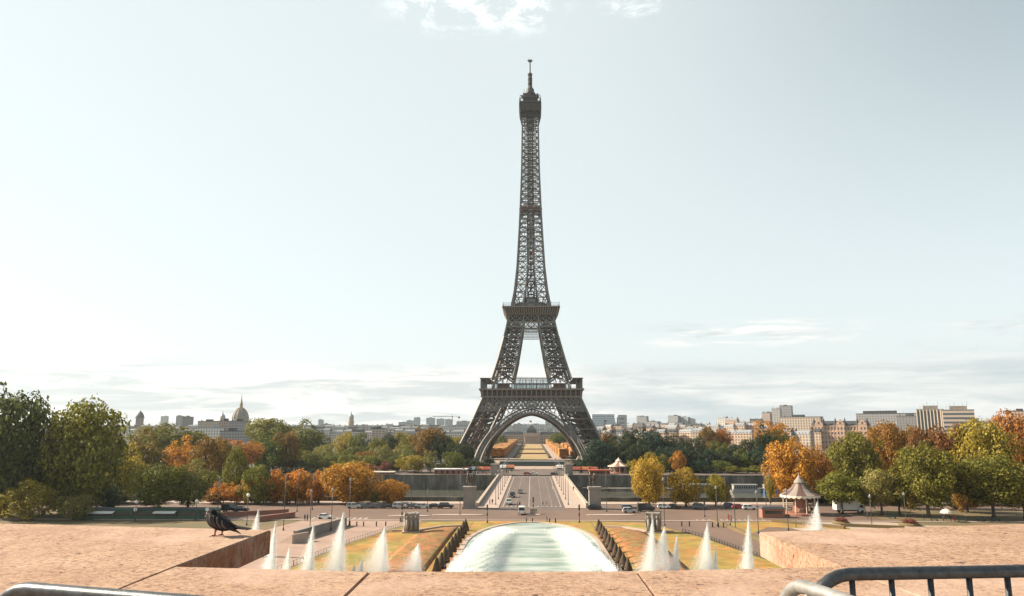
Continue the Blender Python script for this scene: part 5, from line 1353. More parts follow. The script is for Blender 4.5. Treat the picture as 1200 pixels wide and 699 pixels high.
# rough carved stone blocks on the lawns
for px, lab in ((482,'rough carved stone block standing on the left lawn'),(766,'rough carved stone block standing on the right lawn behind the jets')):
    g = G(px, 624); rnd = random.Random(px); e = empty('carved_block', (g.x,g.y,0), R(8 if px < 600 else -12), lab, 'sculpture')
    bm = bmesh.new(); bmesh.ops.create_cube(bm, size=1); bmesh.ops.scale(bm, vec=(3.3,3.0,4.4), verts=bm.verts); bmesh.ops.translate(bm, vec=(0,0,2.3), verts=bm.verts)
    bmesh.ops.subdivide_edges(bm, edges=bm.edges, cuts=5, use_grid_fill=True)
    for v in bm.verts: v.co += Vector((rnd.uniform(-.2,.2), rnd.uniform(-.2,.2), rnd.uniform(-.12,.12)))
    me = bpy.data.meshes.new('block'); bm.to_mesh(me); bm.free(); me.materials.append(M['stone_grey']); o = bpy.data.objects.new('block', me); COL.objects.link(o); o.parent = e
    b = MB(); b.box(-2.1,2.1,-1.9,1.9,0,.35); b.build('plinth', M['stone'], e)
    for k in range(3):
        b = MB(); x = -1+k*1.0; b.tube([(x,-1.62,.6),(x+.1,-1.75,1.9),(x-.05,-1.7,3.1)], [.34,.42,.28], 8); b.lathe([(.02,3.15),(.26,3.3),(.28,3.6),(.15,3.9),(.02,3.95)], 8, (x-.05,-1.68,0)); b.build('figure_relief', M['stone_grey'], e, smooth=True)
# clipped cones in two rows beside the basin
CONE = MB(); rings = []
rnd = random.Random(2)
for z, r in ((0,1.0),(.25,1.22),(.9,1.12),(1.7,.86),(2.5,.52),(3.1,.25),(3.4,.06)): rings.append([((r+rnd.uniform(-.07,.07))*math.cos(2*PI*j/14),(r+rnd.uniform(-.07,.07))*math.sin(2*PI*j/14), z+rnd.uniform(-.06,.06)) for j in range(14)])
CONE.ring(rings); CONE = CONE.mesh('clipped_cone', mat('yew_foliage', (.075,.038,.022), .9, col2=(.035,.032,.015), vscale=2.5, bump=1.0, bscale=7, var=.4), True)
for s in (-1, 1):
    for k in range(10):
        o = bpy.data.objects.new('clipped_cone', CONE); COL.objects.link(o); o.location = (s*15.9, 186.5-k*6.2, .12); o.rotation_euler = (0,0,k*1.3+s); o.scale = (.68+.05*(k%3),)*2+(.78+.05*(k%2),)
        tag(o, 'russet clipped cone bush on the %s basin edge, %s from the far end' % ('left' if s < 0 else 'right', ORD[k]), 'topiary', 'clipped cones beside the basin')
    sheet('flower_border', rect(min(s*14.9,s*17.4), max(s*14.9,s*17.4), 60, 190), .016, M['flower'])
    b = MB(); b.box(s*14.2-.5, s*14.2+.5, 60, 164, 0, .45); struct(b.build('basin_kerb', M['pave']))
# fountain basin with stepped foaming water
m = bpy.data.materials.new('foaming_water'); m.use_nodes = True; n = m.node_tree.nodes; l = m.node_tree.links; b = n['Principled BSDF']; b.inputs['Roughness'].default_value = .22; b.inputs['Specular IOR Level'].default_value = .5
tcn = n.new('ShaderNodeTexCoord'); mp = n.new('ShaderNodeMapping'); mp.inputs['Scale'].default_value = (.07,.22,1); l.new(tcn.outputs['Object'], mp.inputs[0])
t = n.new('ShaderNodeTexNoise'); t.inputs['Scale'].default_value = 1; t.inputs['Detail'].default_value = 10; t.inputs['Roughness'].default_value = .66; l.new(mp.outputs[0], t.inputs['Vector'])
r = n.new('ShaderNodeMapRange'); r.inputs[1].default_value = .36; r.inputs[2].default_value = .60; l.new(t.outputs['Fac'], r.inputs[0])
mx = n.new('ShaderNodeMix'); mx.data_type = 'RGBA'; l.new(r.outputs[0], mx.inputs['Factor']); mx.inputs[6].default_value = (.16,.255,.205,1); mx.inputs[7].default_value = (.49,.53,.485,1); l.new(mx.outputs[2], b.inputs['Base Color'])
t2 = n.new('ShaderNodeTexNoise'); t2.inputs['Scale'].default_value = 1.8; t2.inputs['Detail'].default_value = 6; l.new(tcn.outputs['Object'], t2.inputs['Vector']); bp = n.new('ShaderNodeBump'); bp.inputs['Strength'].default_value = .4; l.new(t2.outputs['Fac'], bp.inputs['Height']); l.new(bp.outputs[0], b.inputs['Normal'])
M['foam'] = m
M['foam_white'] = mat('white_foam', (.86,.87,.85), .6, var=.06, vscale=.8, bump=.6, bscale=2, trans=.25)
sheet('basin_water', [(-13.7,60),(13.7,60),(13.7,164)]+[(13.7*math.cos(a*PI/24), 164+36*math.sin(a*PI/24)) for a in range(1,24)]+[(-13.7,164)], .30, M['foam'])
b = MB(); pts = [(14.2*math.cos(a*PI/24), 164+36.6*math.sin(a*PI/24)) for a in range(25)]
for p, q in zip(pts, pts[1:]): b.bar((*p,.24),(*q,.24),1.0,.48)
struct(b.build('basin_kerb', M['pave']))
M['drop'] = mat('water_spray', (.92,.94,.94), .5, trans=.45)
_n = M['drop'].node_tree.nodes; _l = M['drop'].node_tree.links; _src = _n['Material Output'].inputs[0].links[0].from_socket
_tb = _n.new('ShaderNodeBsdfTransparent'); _mx = _n.new('ShaderNodeMixShader'); _mx.inputs[0].default_value = .32      # thin, see-through spray
_l.new(_tb.outputs[0], _mx.inputs[1]); _l.new(_src, _mx.inputs[2]); _l.new(_mx.outputs[0], _n['Material Output'].inputs[0])
def spray(b, rnd, p, size, d=None):
    d = Vector(d) if d is not None else Vector((0,0,1)); d.normalize(); a = d.orthogonal().normalized(); c = d.cross(a); l_ = size*2.6
    a = Matrix.Rotation(rnd.uniform(0,6.28),3,d) @ a; c = d.cross(a)
    b.add([p+d*l_, p+a*size*.5, p+c*size*.5, p-a*size*.5, p-c*size*.5, p-d*l_], [(0,1,2),(0,2,3),(0,3,4),(0,4,1),(5,2,1),(5,3,2),(5,4,3),(5,1,4)])
# the two fans of great arcs shot over the basin
rnd = random.Random(77)
for s in (-1, 1):
    for k in range(10):
        y0 = 92 + k*6.2; x0 = s*(12.8-.12*k); x1 = s*(4.5+.55*(9-k)); hgt = 4.0-.2*k; run = 46-.9*k
        b = MB()
        for i in range(3200):
            f = rnd.random()**.85; x = x0 + (x1-x0)*f**1.3; y = y0 + run*f; z = .4 + 4*hgt*f*(1-f)
            sp = .05 + .75*f; p = Vector((x+rnd.gauss(0,sp*1.3), y+rnd.gauss(0,sp*2), max(.32, z-abs(rnd.gauss(0,sp*.9)))))
            spray(b, rnd, p, .05+.07*rnd.random(), (x1-x0, run, 4*hgt*(1-2*f)))
        tag(b.build('water_arc', M['drop']), 'white arc of water shot from the %s edge over the basin, %s from the front' % ('left' if s < 0 else 'right', ORD[k]), 'water arc', 'water arcs over the basin')
# upright jets
JETS = [(300,597,652,7,1.0),(320,611,674,6,.9),(338,640,676,5,.5),(365,613,674,6.5,1),(400,600,674,10,1.3),(424,655,674,3,.6),(415,662,676,3,.5),(450,618,674,15,1.5),(490,637,674,13,1.2),
        (767,607,674,8,.9),(781,617,674,13,1.3),(795,628,674,6,.8),(832,612,674,9,1.0),(840,640,674,4,.6),(881,604,672,5.5,1.0),(960,588,622,7,1.0)]
JL = ['jet rising right above the far corner of the left ledge','slim jet beside the corner of the left ledge','faint short jet between the two slim left jets','slim tall jet in front of the retaining wall','tallest jet on the left, before the railing','tiny jet at the foot of the left lawn','tiny jet at the foot of the tallest left jet','broad jet before the left carved block','low broad jet closest to the left cone row',
      'tall thin jet right in front of the right carved block','broad low jet right of the carved block','thin jet at the right side of the broad one','jet standing alone on the right lawn','short jet at the foot of the lone one','slim tall jet beside the corner of the right ledge','jet in front of the striped carousel']
for k, ((px, yt, yb, wpx, dens), lab) in enumerate(zip(JETS, JL)):
    g = G(px, yb); p = AT(px, yt, g.y); h = p.z; s = mscale(g.y); rnd = random.Random(500+k); b = MB()
    R0 = wpx*s*1.9; lean = rnd.uniform(.02,.06); subs = [(0,0,1)] + [(rnd.uniform(-.5,.5), rnd.uniform(-.5,.5), rnd.uniform(.45,.85)) for _ in range(3)]
    for i in range(int(22000*dens*max(.4, h/9))):
        f = rnd.random()**1.15                    # 0 foot, 1 tip
        q = subs[0] if rnd.random() < .6 else rnd.choice(subs)
        wd_ = R0*(1-f)**1.15*1.25*q[2]
        if rnd.random() < .2: x = rnd.gauss(0, .10+.08*(1-f))                     # the rising column
        else: x = -abs(rnd.gauss(0, .55))*wd_ + rnd.gauss(0, .2)*wd_         # the veil that the wind carries off
        y = rnd.gauss(0, .3)*wd_ + q[1]*R0*.4*(1-f); x += q[0]*R0*.5*(1-f)
        z = q[2]*h*f*(1-.12*abs(x)/max(R0,.1)); spray(b, rnd, Vector((x,y,max(.05,z))), (.018+.03*rnd.random())*(1.2-.4*f), (x*.1, y*.1, 1))
    o = b.build('water_jet', M['drop']); o.location = (g.x, g.y, 0); tag(o, lab, 'water jet', 'upright water jets')
# gravel parterre at the right: clipped low hedges and beds
for k, (pts, lab) in enumerate((([(838,612),(905,640)],'low clipped hedge along the right avenue edge'),([(905,612),(990,620)],'low clipped hedge in front of the striped carousel'),([(985,617),(1060,620)],'low clipped hedge left of the round flower bed'),([(900,606),(925,606)],'short clipped hedge beside the brick kiosk'))):
    p, q = G(*pts[0]), G(*pts[1]); d = q-p; b = MB(); b.box(0,d.length,-.5,.5,0,.7); o = b.build('low_hedge', M['earth']); o.location = p; o.rotation_euler = (0,0,math.atan2(d.y,d.x)); tag(o, lab, 'hedge')
sheet('lawn_strip', [tuple(G(*v))[:2] for v in ((838,614),(905,611),(990,617),(1000,621),(900,618),(880,626))], Z3, M['lawn'])
for px, py, r_, lab in ((1066,616,2.6,'round bed of dark red flowers below the park trees'),(986,614,2.2,'round bed of dark red flowers right of the carousel jet')):
    g = G(px,py); rnd = random.Random(px); e = empty('flower_bed_mound', tuple(g), 0, lab, 'flower bed')
    b = MB(); b.lathe([(r_,0),(r_*.95,.4),(r_*.6,.8),(.2,1.0)], 12); b.build('soil', M['earth'], e, smooth=True)
    link('blooms', CR['small'][px % 4], e, (0,0,1.0), (r_*1.0,r_*1.0,.7), 0, (.20,.06,.04)); 

# ------------------------------------------------------------------ vehicles
WHEEL = MB().lathe([(.20,-.11),(.33,-.11),(.34,-.06),(.34,.06),(.33,.11),(.20,.11)], 14).mesh('tyre', M['tyre'], True)
RIM = MB().lathe([(.02,-.09),(.21,-.115),(.21,.115),(.02,.09)], 10).mesh('rim', M['chrome'], True)
def make_car(kind):
    """body meshes with the nose towards -y"""
    d = {}
    if kind == 'car': L_, W_, prof = 4.3, 1.76, [(-2.15,.35),(-2.15,.72),(-1.95,.86),(-.95,.98),(1.35,1.0),(2.05,.96),(2.15,.62),(2.12,.35)]; cab = (-.95,1.75,-.25,1.1,1.0,1.46)
    elif kind == 'hatch': L_, W_, prof = 4.0, 1.74, [(-2.0,.35),(-2.0,.75),(-1.75,.92),(-1.0,1.02),(1.9,1.05),(2.0,.7),(1.98,.35)]; cab = (-1.0,1.95,-.3,1.6,1.03,1.55)
    elif kind == 'suv': L_, W_, prof = 4.6, 1.88, [(-2.3,.42),(-2.3,.9),(-2.1,1.06),(-1.0,1.14),(2.2,1.15),(2.3,.8),(2.28,.42)]; cab = (-1.0,2.22,-.4,1.9,1.14,1.75)
    else: L_, W_, prof = 5.2, 2.0, [(-2.6,.42),(-2.6,.95),(-2.35,1.2),(-1.85,1.32),(2.55,1.34),(2.6,.8),(2.58,.42)]; cab = (-1.85,2.5,-1.2,2.45,1.33,2.25)
    b = MB(); n_ = len(prof); hw = W_/2
    b.add([(-hw,y,z) for y,z in prof]+[(hw,y,z) for y,z in prof], [list(range(n_))[::-1], list(range(n_,2*n_))]+[(i,(i+1)%n_,n_+(i+1)%n_,n_+i) for i in range(n_)])
    me = b.mesh('body', M['carpaint']); bm = bmesh.new(); bm.from_mesh(me); bmesh.ops.recalc_face_normals(bm, faces=bm.faces); bmesh.ops.bevel(bm, geom=list(bm.edges), offset=.09, segments=2, affect='EDGES', clamp_overlap=True); bm.to_mesh(me); bm.free(); d['body'] = me
    y0,y1,Y0,Y1,z0,z1 = cab
    d['windows'] = MB().frustum(-hw*.93,hw*.93,y0,y1,z0-.03, -hw*.74,hw*.74,Y0,Y1,z1-.05).mesh('windows', M['glass'])
    b = MB(); b.frustum(-hw*.76,hw*.76,Y0-.08,Y1+.08,z1-.05, -hw*.68,hw*.68,Y0+.06,Y1-.04,z1+.03)
    for s in (-1,1):
        for ya, yb in ((y0,Y0),(y1,Y1),((y0+y1)*.5,(Y0+Y1)*.5)): b.bar((s*hw*.92,ya,z0),(s*hw*.745,yb,z1-.03),.09,.07)
    if kind == 'van': b.box(-hw*.92,-hw*.90+.1,.2,2.3,z0,z1-.1); b.box(hw*.90-.1,hw*.92,.2,2.3,z0,z1-.1)
    d['roof'] = b.mesh('roof', M['carpaint']); d['dim'] = (L_, W_, prof)
    return d
CARS = {k: make_car(k) for k in ('car','hatch','suv','van')}
HL = MB().box(-.2,.2,-.03,.03,-.08,.08).mesh('headlight', M['lamp_clear']); TL = MB().box(-.17,.17,-.03,.03,-.12,.12).mesh('tail_light', M['lamp_red']); PLT = MB().box(-.26,.26,-.015,.015,-.055,.055).mesh('number_plate', M['white']); BUM = {}
def car(x, y, rz, kind, col, label, group='cars on the square and the bridge', z=.012):
    d = CARS[kind]; L_, W_, prof = d['dim']
    e = empty({'van':'van','suv':'parked_car','car':'car','hatch':'car'}[kind], (x, y, z), rz, label, 'van' if kind == 'van' else 'car', group)
    link('body', d['body'], e, color=col); link('windows', d['windows'], e); link('roof', d['roof'], e, color=col)
    for sx_ in (-1, 1):
        for yy in (-L_*.31, L_*.30):
            w_ = link('wheel', WHEEL, e, (sx_*(W_/2-.09), yy, .34)); w_.rotation_euler = (0, PI/2, 0); link('rim', RIM, w_)
        link('headlight', HL, e, (sx_*W_*.34, -L_/2, prof[1][1]-.06)); link('tail_light', TL, e, (sx_*W_*.36, L_/2-.02, .82))
    link('number_plate', PLT, e, (0, -L_/2-.01, .5)); link('number_plate', PLT, e, (0, L_/2+.01, .6))
    return e
WH=(.70,.69,.67); SI=(.42,.42,.41); BK=(.02,.02,.022); GY=(.12,.12,.125); RD=(.3,.03,.02); BL_=(.05,.08,.16)
def carp(px, py, rz, kind, col, label, group='cars on the square and the bridge'): g = G(px, py); return car(g.x, g.y, rz, kind, col, label, group)
# nose towards the viewer: rz 0; driving away: rz PI
carp(611.5,603,PI,'van',WH,'white van driving off the square beside the stone box')
carp(596.5,591.5,0,'suv',SI,'silver car, nearest one coming over the bridge')
carp(600.5,583,0,'suv',BK,'black car, second one coming over the bridge')
carp(609.5,578.5,0,'car',GY,'dark grey car in the middle lane of the bridge')
carp(626,556.5,R(80),'car',WH,'white car crossing the far end of the bridge'); carp(618,556.8,R(84),'hatch',RD,'red car crossing the far end of the bridge')
carp(649.5,557.5,R(90),'hatch',BK,'black car at the far right corner of the bridge')
carp(381,608.5,R(92),'car',WH,'white car parked beside the steps on the left')
carp(696,597.5,R(88),'car',BK,'black car beside the right horse pedestal')
carp(737,598.6,R(92),'suv',GY,'dark car behind the silver one in the parked row'); carp(737.5,601.2,R(95),'hatch',SI,'silver car parked in front of the row right of the bridge')
carp(757,599.5,R(90),'van',BK,'black van parked next to the silver car')
carp(778,596.5,R(90),'hatch',WH,'white car half hidden by the wide yellow green street tree'); carp(790,596.5,R(90),'car',BK,'black car parked under the wide yellow green street tree')
carp(821,597,R(92),'suv',GY,'dark grey car under the smaller yellow green street tree'); carp(866,596.5,R(90),'car',RD,'dark red car parked before the white boats')
carp(856,595.5,R(90),'hatch',BL_,'blue car beside the dark red one'); carp(878,597.5,R(90),'hatch',WH,'white car between the red car and the pole lamps')
carp(270,600,R(90),'van',BK,'black van parked behind the pigeon'); carp(282,600.5,R(90),'suv',BK,'black car parked above the pigeon tail')
carp(141,602,R(96),'car',SI,'silver car under the trees left of the wide green tree')
carp(165,602,R(90),'hatch',BL_,'blue car between the market stalls on the left'); carp(183,602.5,R(92),'hatch',WH,'white car at the foot of the wide green tree')
rnd = random.Random(21)
for k in range(9):
    g = G(415+k*13.5, 596.0); car(g.x, g.y+rnd.uniform(-.3,.3), R(90), rnd.choice(['car','hatch','suv']), rnd.choice([BK,GY,BK,SI]), 'dark car parked along the quay wall left of the bridge, %s from the left' % ORD[k], 'cars parked along the left quay')
# box truck
g = G(990,604); e = empty('truck', (g.x+4, g.y+6, 0), R(96), 'white box truck parked behind the leaning park tree', 'truck')
b = MB(); b.box(-1.2,1.2,-1.9,4.6,.95,3.6); bevel(b.build('cargo_box', M['white'], e), .05)
b = MB(); b.add([(s*1.1,y,z) for s in (-1,1) for y,z in ((-4.1,.5),(-4.1,1.4),(-3.7,2.5),(-2.0,2.6),(-2.0,.5))], [(0,1,2,3,4),(9,8,7,6,5)]+[(i,5+i,5+(i+1)%5,(i+1)%5) for i in range(5)]); cb = b.build('cab', M['white'], e)
b = MB(); b.add([(-.95,-4.06,1.5),(.95,-4.06,1.5),(.9,-3.74,2.4),(-.9,-3.74,2.4)], [(0,1,2,3)]); b.box(-1.12,1.12,-3.5,-2.5,1.5,2.3); b.build('windows', M['glass'], cb)
b = MB(); b.box(-1.0,1.0,-3.9,4.5,.55,.94); b.build('chassis', M['dark'], e)
for sx_ in (-1,1):
    for yy in (-3.1,2.9): w_ = link('wheel', WHEEL, e, (sx_*1.0,yy,.45), (1.3,1.3,1.3)); w_.rotation_euler = (0,PI/2,0); link('rim', RIM, w_)
    link('headlight', HL, e, (sx_*.8,-4.12,.9))

# ------------------------------------------------------------------ carousels, kiosks, stalls, boats
def carousel(x, y, rad, h, label, m1, m2):
    e = empty('carousel', (x, y, 0), 0, label, 'carousel'); r = rad
    b = MB(); b.lathe([(r*.92,0),(r*.92,.5),(r*.88,.55)], 20); b.build('base', M['brick'], e)
    for k in range(10):
        a = 2*PI*(k+.5)/10; b = MB(); b.tube([(r*.84*math.cos(a),r*.84*math.sin(a),.5),(r*.84*math.cos(a),r*.84*math.sin(a),h*.44)], .13, 8); b.build('column', M['cream'], e)
    b = MB(); b.lathe([(r*.36,.5),(r*.36,h*.45)], 12); b.build('centre_drum', M['brick'], e)
    b = MB(); prof = [(r*1.0,h*.47),(r*.72,h*.53),(r*.46,h*.62),(r*.30,h*.71),(r*.24,h*.75)]; n_ = 24
    for (r0,z0),(r1,z1) in zip(prof, prof[1:]):
        for j in range(n_):
            b.mi = (j//2) % 2; a0, a1 = 2*PI*j/n_, 2*PI*(j+1)/n_; b.add([(r0*math.cos(a0),r0*math.sin(a0),z0),(r0*math.cos(a1),r0*math.sin(a1),z0),(r1*math.cos(a1),r1*math.sin(a1),z1),(r1*math.cos(a0),r1*math.sin(a0),z1)], [(0,1,2,3)])
    b.build('canopy', [m1, m2], e)
    b = MB()
    for j in range(n_):
        a0, a1 = 2*PI*j/n_, 2*PI*(j+1)/n_; am = (a0+a1)/2; q = r*1.005
        b.add([(q*math.cos(a0),q*math.sin(a0),h*.47),(q*math.cos(a1),q*math.sin(a1),h*.47),(q*math.cos(a1),q*math.sin(a1),h*.43),(q*math.cos(am),q*math.sin(am),h*.40),(q*math.cos(a0),q*math.sin(a0),h*.43)], [(0,1,2,3,4)])
    b.build('valance', M['cream'], e)
    b = MB(); b.lathe([(r*.24,h*.75),(r*.29,h*.755),(r*.27,h*.79),(r*.15,h*.85),(r*.07,h*.91),(.12,h*.95),(.16,h*.965),(.04,h)], 12); b.build('cupola', m2, e)
    for k in range(6):
        a = 2*PI*k/6+.2; o = link('wooden_horse', HORSE, e, (r*.62*math.cos(a), r*.62*math.sin(a), .7), (.6,.6,.6), a+PI/2)
        b = MB(); b.tube([(0,0,-1),(0,0,7)], .06, 6); b.build('pole', M['gold'], o)
g = G(939,603); carousel(g.x, g.y, 5.5, 11.6, 'carousel with a striped bell shaped tent roof among the trees on the right', mat('brown_stripe', (.10,.05,.04), .7), mat('cream_stripe', (.24,.205,.175), .7))
g = G(718,551); carousel(g.x, 428, 6.0, 8.6, 'small far carousel with a striped roof on the far quay right of the bridge', M['brick'], M['cream'])
def kiosk(x, y, w_, d_, h_, wall, roof, label, cat='kiosk', group=None, awn=None, rz=0):
    e = empty('kiosk', (x, y, 0), rz, label, cat, group); b = MB(); b.box(-w_/2,w_/2,-d_/2,d_/2,0,h_); b.build('wall', wall, e)
    b = MB(); b.frustum(-w_/2-.25,w_/2+.25,-d_/2-.25,d_/2+.25,h_+.003,-w_/2+.4,w_/2-.4,-d_/2+.4,d_/2-.4,h_+.55); b.build('roof', roof, e)
    b = MB(); b.box(-w_*.38,w_*.38,-d_/2-.06,-d_/2-.005,1.0,h_*.78); b.build('counter_window', M['glass'], e)
    if awn:
        b = MB(); b.add([(-w_/2,-d_/2-.01,h_*.9),(w_/2,-d_/2-.01,h_*.9),(w_/2,-d_/2-1.3,h_*.72),(-w_/2,-d_/2-1.3,h_*.72),(-w_/2,-d_/2-.01,h_*.86),(w_/2,-d_/2-.01,h_*.86),(w_/2,-d_/2-1.3,h_*.68),(-w_/2,-d_/2-1.3,h_*.68)], [(0,1,2,3),(7,6,5,4),(2,3,7,6),(0,3,7,4),(1,2,6,5)]); b.build('awning', awn, e)
    return e
g = G(905,606.5); kiosk(g.x, g.y, 6.2, 3, 2.4, M['brick'], M['slate'], 'low brick kiosk left of the striped carousel')
for k, (px, w_) in enumerate(((100,6),(122,7),(145,6),(170,7),(196,6),(222,7),(245,5))):
    g = G(px, 608.5); kiosk(g.x, g.y, w_, 2.6, 2.5, M['green'], M['slate'] if k % 2 else M['green'], 'green market stall under the trees on the left, %s from the left' % ORD[k], 'market stall', 'green market stalls', M['white'] if k % 3 == 1 else None)
for k, (px, w_, a_) in enumerate(((562,5,M['orange']),(571,4,M['red']),(590,4,M['white']),(598,5,M['orange']),(656,4,M['white']),(676,6,M['red']),(686,6,M['orange']),(695,5,M['red']),(548,5,M['red']),(729,5,M['red']),(555,5,M['white']),(741,5,M['white']))):
    Y = 430 if not 585 < px < 660 else 452
    x = AT(px, 550, Y).x; kiosk(x, Y, w_, 3, 2.7, M['cream'], a_, 'far quay kiosk by the bridge end, %s from the left' % ORD[[548,555,562,571,590,598,656,676,686,695,729,741].index(px)], 'kiosk', 'kiosks on the far quay', a_)
# glass security wall before the tower
e = empty('glass_wall', (0, 506, 0), 0, 'long dark glass wall with a white rim between the bridge and the tower', 'wall')
b = MB(); b.box(-21,21,-.15,.15,0,3.0); b.build('pane', mat('teal_glass', (.035,.075,.075), .12), e)
b = MB(); b.box(-21.2,21.2,-.3,.3,3.003,3.5); b.build('rim', M['white'], e)
for k in range(8): b = MB(); x = -21+42*k/7; b.box(x-.12,x+.12,-.22,-.153,0,3); b.build('post', M['dark'], e)
for s, lab in ((-1,'dark clipped hedge on the quay left of the glass wall'),(1,'dark clipped hedge on the quay right of the glass wall')):
    b = MB(); b.box(min(s*24,s*60), max(s*24,s*60), 480, 484, 0, 2.4); tag(b.build('hedge', M['earth']), lab, 'hedge')
# awning roofed buildings on the far quay left, and low white wall
for px0, px1, top, Y, m_, lab in ((508,548,549.5,412,M['white'],'long low building with a white roof on the far quay left of the tower'),(430,462,553,410,M['cream'],'low cream shed on the far quay beside the purple tree'),(690,716,551,412,M['red'],'long low red roofed stall on the far quay right of the bridge')):
    p, q = AT(px0, top, Y), AT(px1, top, Y); e = empty('quay_building', ((p.x+q.x)/2, Y, 0), 0, lab, 'building'); hw = (q.x-p.x)/2
    b = MB(); b.box(-hw+.5,hw-.5,0,5,0,p.z-.6); b.build('wall', M['brick'], e); b = MB(); b.box(-hw,hw,-.8,5.8,p.z-.597,p.z); b.build('roof', m_, e)
    b = MB()
    for k in range(6): x = -hw+1.5+(2*hw-3)*k/5; b.box(x-.6,x+.6,-.06,-.005,.6,p.z-1); 
    b.build('window_row', M['glass'], e)['kind'] = 'stuff'
# advertising column, pavilion, boats
g = AT(827,553,424); e = empty('banner_stand', (g.x, 424, 0), 0, 'tall white and blue banner on the far quay above the street trees', 'banner')
b = MB(); b.box(-2.4,2.4,-.2,.2,1,g.z); b.build('panel', M['white'], e); b = MB(); b.box(.5,2.2,-.26,-.203,1.5,g.z-.4); b.build('print', M['blue'], e); b = MB(); b.box(-2.3,-2.0,-.1,.1,0,1); b.box(2.0,2.3,-.1,.1,0,1); b.build('leg', M['dark'], e)
p, q = AT(839,552,428), AT(852,552,428); e = empty('pavilion', ((p.x+q.x)/2, 428, 0), 0, 'stone pavilion with columns and a flat roof on the far quay', 'pavilion'); hw = (q.x-p.x)/2
b = MB(); b.box(-hw,hw,0,6,p.z-1,p.z); b.build('roof', M['stone'], e)
for k in range(4): x = -hw+.6+(2*hw-1.2)*k/3; b = MB(); b.lathe([(.4,0),(.35,p.z-1.003)], 8, (x,.6,0)); b.build('column', M['stone'], e)
b = MB(); b.box(-hw+.3,hw-.3,3,5.7,0,p.z-1.003); b.build('wall', M['brick'], e)
M['boat'] = mat('boat_paint', (.27,.265,.255), .6, var=.15)
def boat(px0, px1, Y, label, hc):
    p, q = AT(px0, 575, Y), AT(px1, 575, Y); hw = (q.x-p.x)/2; e = empty('river_boat', ((p.x+q.x)/2, Y, ZR), 0, label, 'boat', 'moored river boats')
    b = MB(); n_ = [( -hw,0),(-hw*.9,-2.4),(hw*.86,-2.4),(hw,0),(hw*.86,2.4),(-hw*.9,2.4)]; b.prism(n_, -.4, 1.4); b.build('hull', hc, e)
    b = MB(); b.box(-hw*.78,hw*.7,-2.1,2.1,1.403,3.8); cbn = b.build('cabin', M['boat'], e)
    b = MB()
    for k in range(10): x = -hw*.72+hw*1.36*k/9; b.box(x-hw*.05,x+hw*.05,-2.16,-2.105,2.0,3.3)
    b.build('window_row', M['glass'], cbn)['kind'] = 'stuff'
    b = MB(); b.box(-hw*.82,hw*.74,-2.3,2.3,3.803,4.0); b.build('roof', M['boat'], e)
boat(855,892,386,'long white river boat moored at the far bank on the right',M['boat']); boat(893,915,384,'shorter white river boat moored behind the tall pole lamps',M['blue'])
boat(796,842,388,'white boat moored below the banner on the right',M['green']); boat(340,372,388,'white river boat behind the orange trees on the left',M['boat'])
# round parasols, signs
for px, py, lab in ((1110,612,'round pale parasol between the park trees on the right'),):
    g = G(px, py); e = empty('parasol', tuple(g), 0, lab, 'parasol'); b = MB(); b.lathe([(1.5,2.3),(1.3,2.75),(.8,3.15),(.06,3.4)], 14); b.build('canopy', M['cream'], e); b = MB(); b.tube([(0,0,0),(0,0,2.9)], .05, 6); b.build('pole', M['dark'], e)
for px, py, lab in ((160,609,'round white traffic sign under the huge chestnut tree'),(244,609,'round white traffic sign beside the wide green tree')):
    g = G(px, py); e = empty('traffic_sign', (g.x,g.y-1,0), 0, lab, 'traffic sign'); b = MB(); b.tube([(0,0,0),(0,0,2.6)], .05, 6); b.build('pole', M['dark'], e)
    b = MB(); b.lathe([(.5,-.03),(.5,.03)], 16); o = b.build('sign_plate', M['white'], e); o.location = (0,-.06,2.7); o.rotation_euler = (R(90),0,0)
    b = MB(); b.lathe([(.5,-.04),(.38,-.045),(.38,-.035),(.5,-.03)], 16); r_ = b.build('red_rim', M['red'], o)
# benches in the right park
for k, (px, py) in enumerate(((1128,612),(1150,611),(1168,611),(1095,611),(1046,608))):
    g = G(px, py); e = empty('park_bench', (g.x, g.y, 0), R((k*37) % 30-15), 'green park bench under the trees on the right, %s from the right' % ORD[[1168,1150,1128,1095,1046].index(px)], 'bench', 'park benches on the right')
    b = MB()
    for y in (-.2,0,.2): b.box(-1,1,y-.08,y+.08,.42,.47)
    b.build('seat', M['green'], e); b = MB()
    for z in (.6,.8): b.box(-1,1,.28,.33,z,z+.14)
    b.build('backrest', M['green'], e)
    for s in (-.8,.8):
        b = MB(); b.box(s-.04,s+.04,-.25,.33,0,.415); b.build('leg', M['dark'], e)
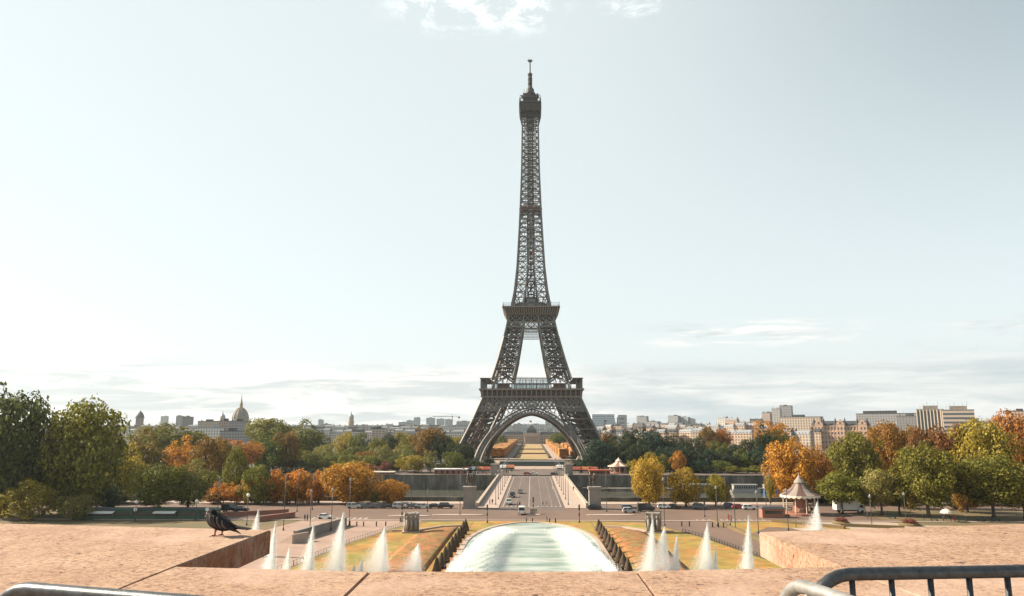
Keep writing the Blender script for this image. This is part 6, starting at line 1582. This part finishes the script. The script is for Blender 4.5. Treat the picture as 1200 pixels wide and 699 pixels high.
# people
NAV=(.03,.035,.05); DRK=(.03,.028,.028); REDC=(.3,.05,.04); BEI=(.35,.28,.2); WHT=(.6,.58,.55); OLV=(.08,.08,.04)
PP = [(574,592,DRK,'person in dark clothes on the left footway at the near end of the bridge'),(577,592,NAV,'person in navy walking beside the one in dark clothes on the bridge footway'),(641,613.5,DRK,'person in dark clothes standing at the kerb behind the fountain head'),
      (672,576,DRK,'person in dark clothes walking on the right footway of the bridge'),(606,595,NAV,'person crossing the road left of the island, in navy'),(609,594.5,REDC,'person in red crossing the road left of the island'),(636,594.5,DRK,'person crossing the road right of the island in dark clothes'),
      (640,594,BEI,'person in beige crossing the road right of the island'),(360,611,DRK,'person in dark clothes near the top of the steps on the left'),(357,611,NAV,'person in navy near the top of the steps on the left'),(854,611,REDC,'person in red beside the low hedge on the right avenue'),
      (857,612,DRK,'person in dark clothes beside the low hedge on the right avenue'),(895,607,DRK,'person in dark clothes in front of the brick kiosk'),(933,619,OLV,'person in olive on the gravel before the carousel'),(948,620,BEI,'person in beige on the gravel before the carousel'),
      (1119,612,REDC,'person in red standing under the park trees'),(1114,612,NAV,'person in navy standing beside the parasol'),(1106,612,DRK,'person in dark clothes left of the parasol pole'),(1083,610,DRK,'person in dark clothes behind the leaning park tree'),(1017,608,NAV,'person in navy behind the thin lamp post in the park'),
      (1040,607,DRK,'person in dark clothes next to the grey green park tree'),(571,575,DRK,'person in dark clothes halfway along the left footway of the bridge'),(583,572,WHT,'person in white halfway along the left footway of the bridge'),(648,574,WHT,'cyclist like person in white at the right kerb of the bridge'),
      (224,608,REDC,'person in red among the market stalls on the left'),(230,609,NAV,'person in navy among the market stalls on the left'),(108,608,WHT,'person in white below the huge chestnut tree'),(200,609,DRK,'person in dark clothes below the wide green tree')]
for k, (x, y, c_, lab) in enumerate(PP): g = G(x, y); person(g.x, g.y, k*1.7, c_, lab.replace('cyclist like person','person'), z=.165 if (abs(g.x) < 16.7 and abs(g.x) > 10.3 and 238 < g.y < 402) else .02)
rnd = random.Random(9)
for k in range(90):
    side = rnd.choice((-1,-1,1)); px = rnd.uniform(556,604) if side < 0 else rnd.uniform(648,700)
    Y = rnd.uniform(408,470); x = AT(px, 550, Y).x
    if abs(x) < 10.5: continue
    person(x, Y, rnd.uniform(0,6), rnd.choice((NAV,DRK,REDC,BEI,WHT,OLV,DRK)), 'tiny person in the crowd on the far quay at the end of the bridge', 'crowd at the far end of the bridge', .02)
# two birds in the air
for px, py, lab in ((427.5,467.5,'small dark bird gliding over the left roofs, left one of two'),(447,467.8,'small dark bird gliding over the left roofs, right one of two')):
    p = AT(px, py, 160); o = MB(); 
    o.add([(-.42,.05,.10),(-.2,.10,.05),(0,.13,0),(.2,.10,.05),(.42,.05,.10),(.2,-.05,.05),(0,-.22,-.01),(-.2,-.05,.05),(0,.0,-.06),(0,.2,.0)], [(0,1,7),(1,2,8,7),(2,3,5,8),(3,4,5),(5,6,8),(7,8,6),(1,9,2),(2,9,3)])
    o = o.build('flying_bird', M['black']); o.location = p; tag(o, lab, 'bird', 'birds in the air')

# ------------------------------------------------------------------ air
b = MB(); b.box(-4200, 4200, -320, 4200, ZR-3, 345)
hz = b.build('haze', None); hz.data.materials.clear(); hz['kind'] = 'stuff'
m = bpy.data.materials.new('haze_air'); m.use_nodes = True; n = m.node_tree.nodes
for x in list(n):
    if x.type == 'BSDF_PRINCIPLED': n.remove(x)
pv = n.new('ShaderNodeVolumePrincipled'); pv.inputs['Color'].default_value = (.80,.88,.92,1); pv.inputs['Density'].default_value = .00006; pv.inputs['Anisotropy'].default_value = .35
m.node_tree.links.new(pv.outputs[0], n['Material Output'].inputs['Volume']); hz.data.materials.append(m)
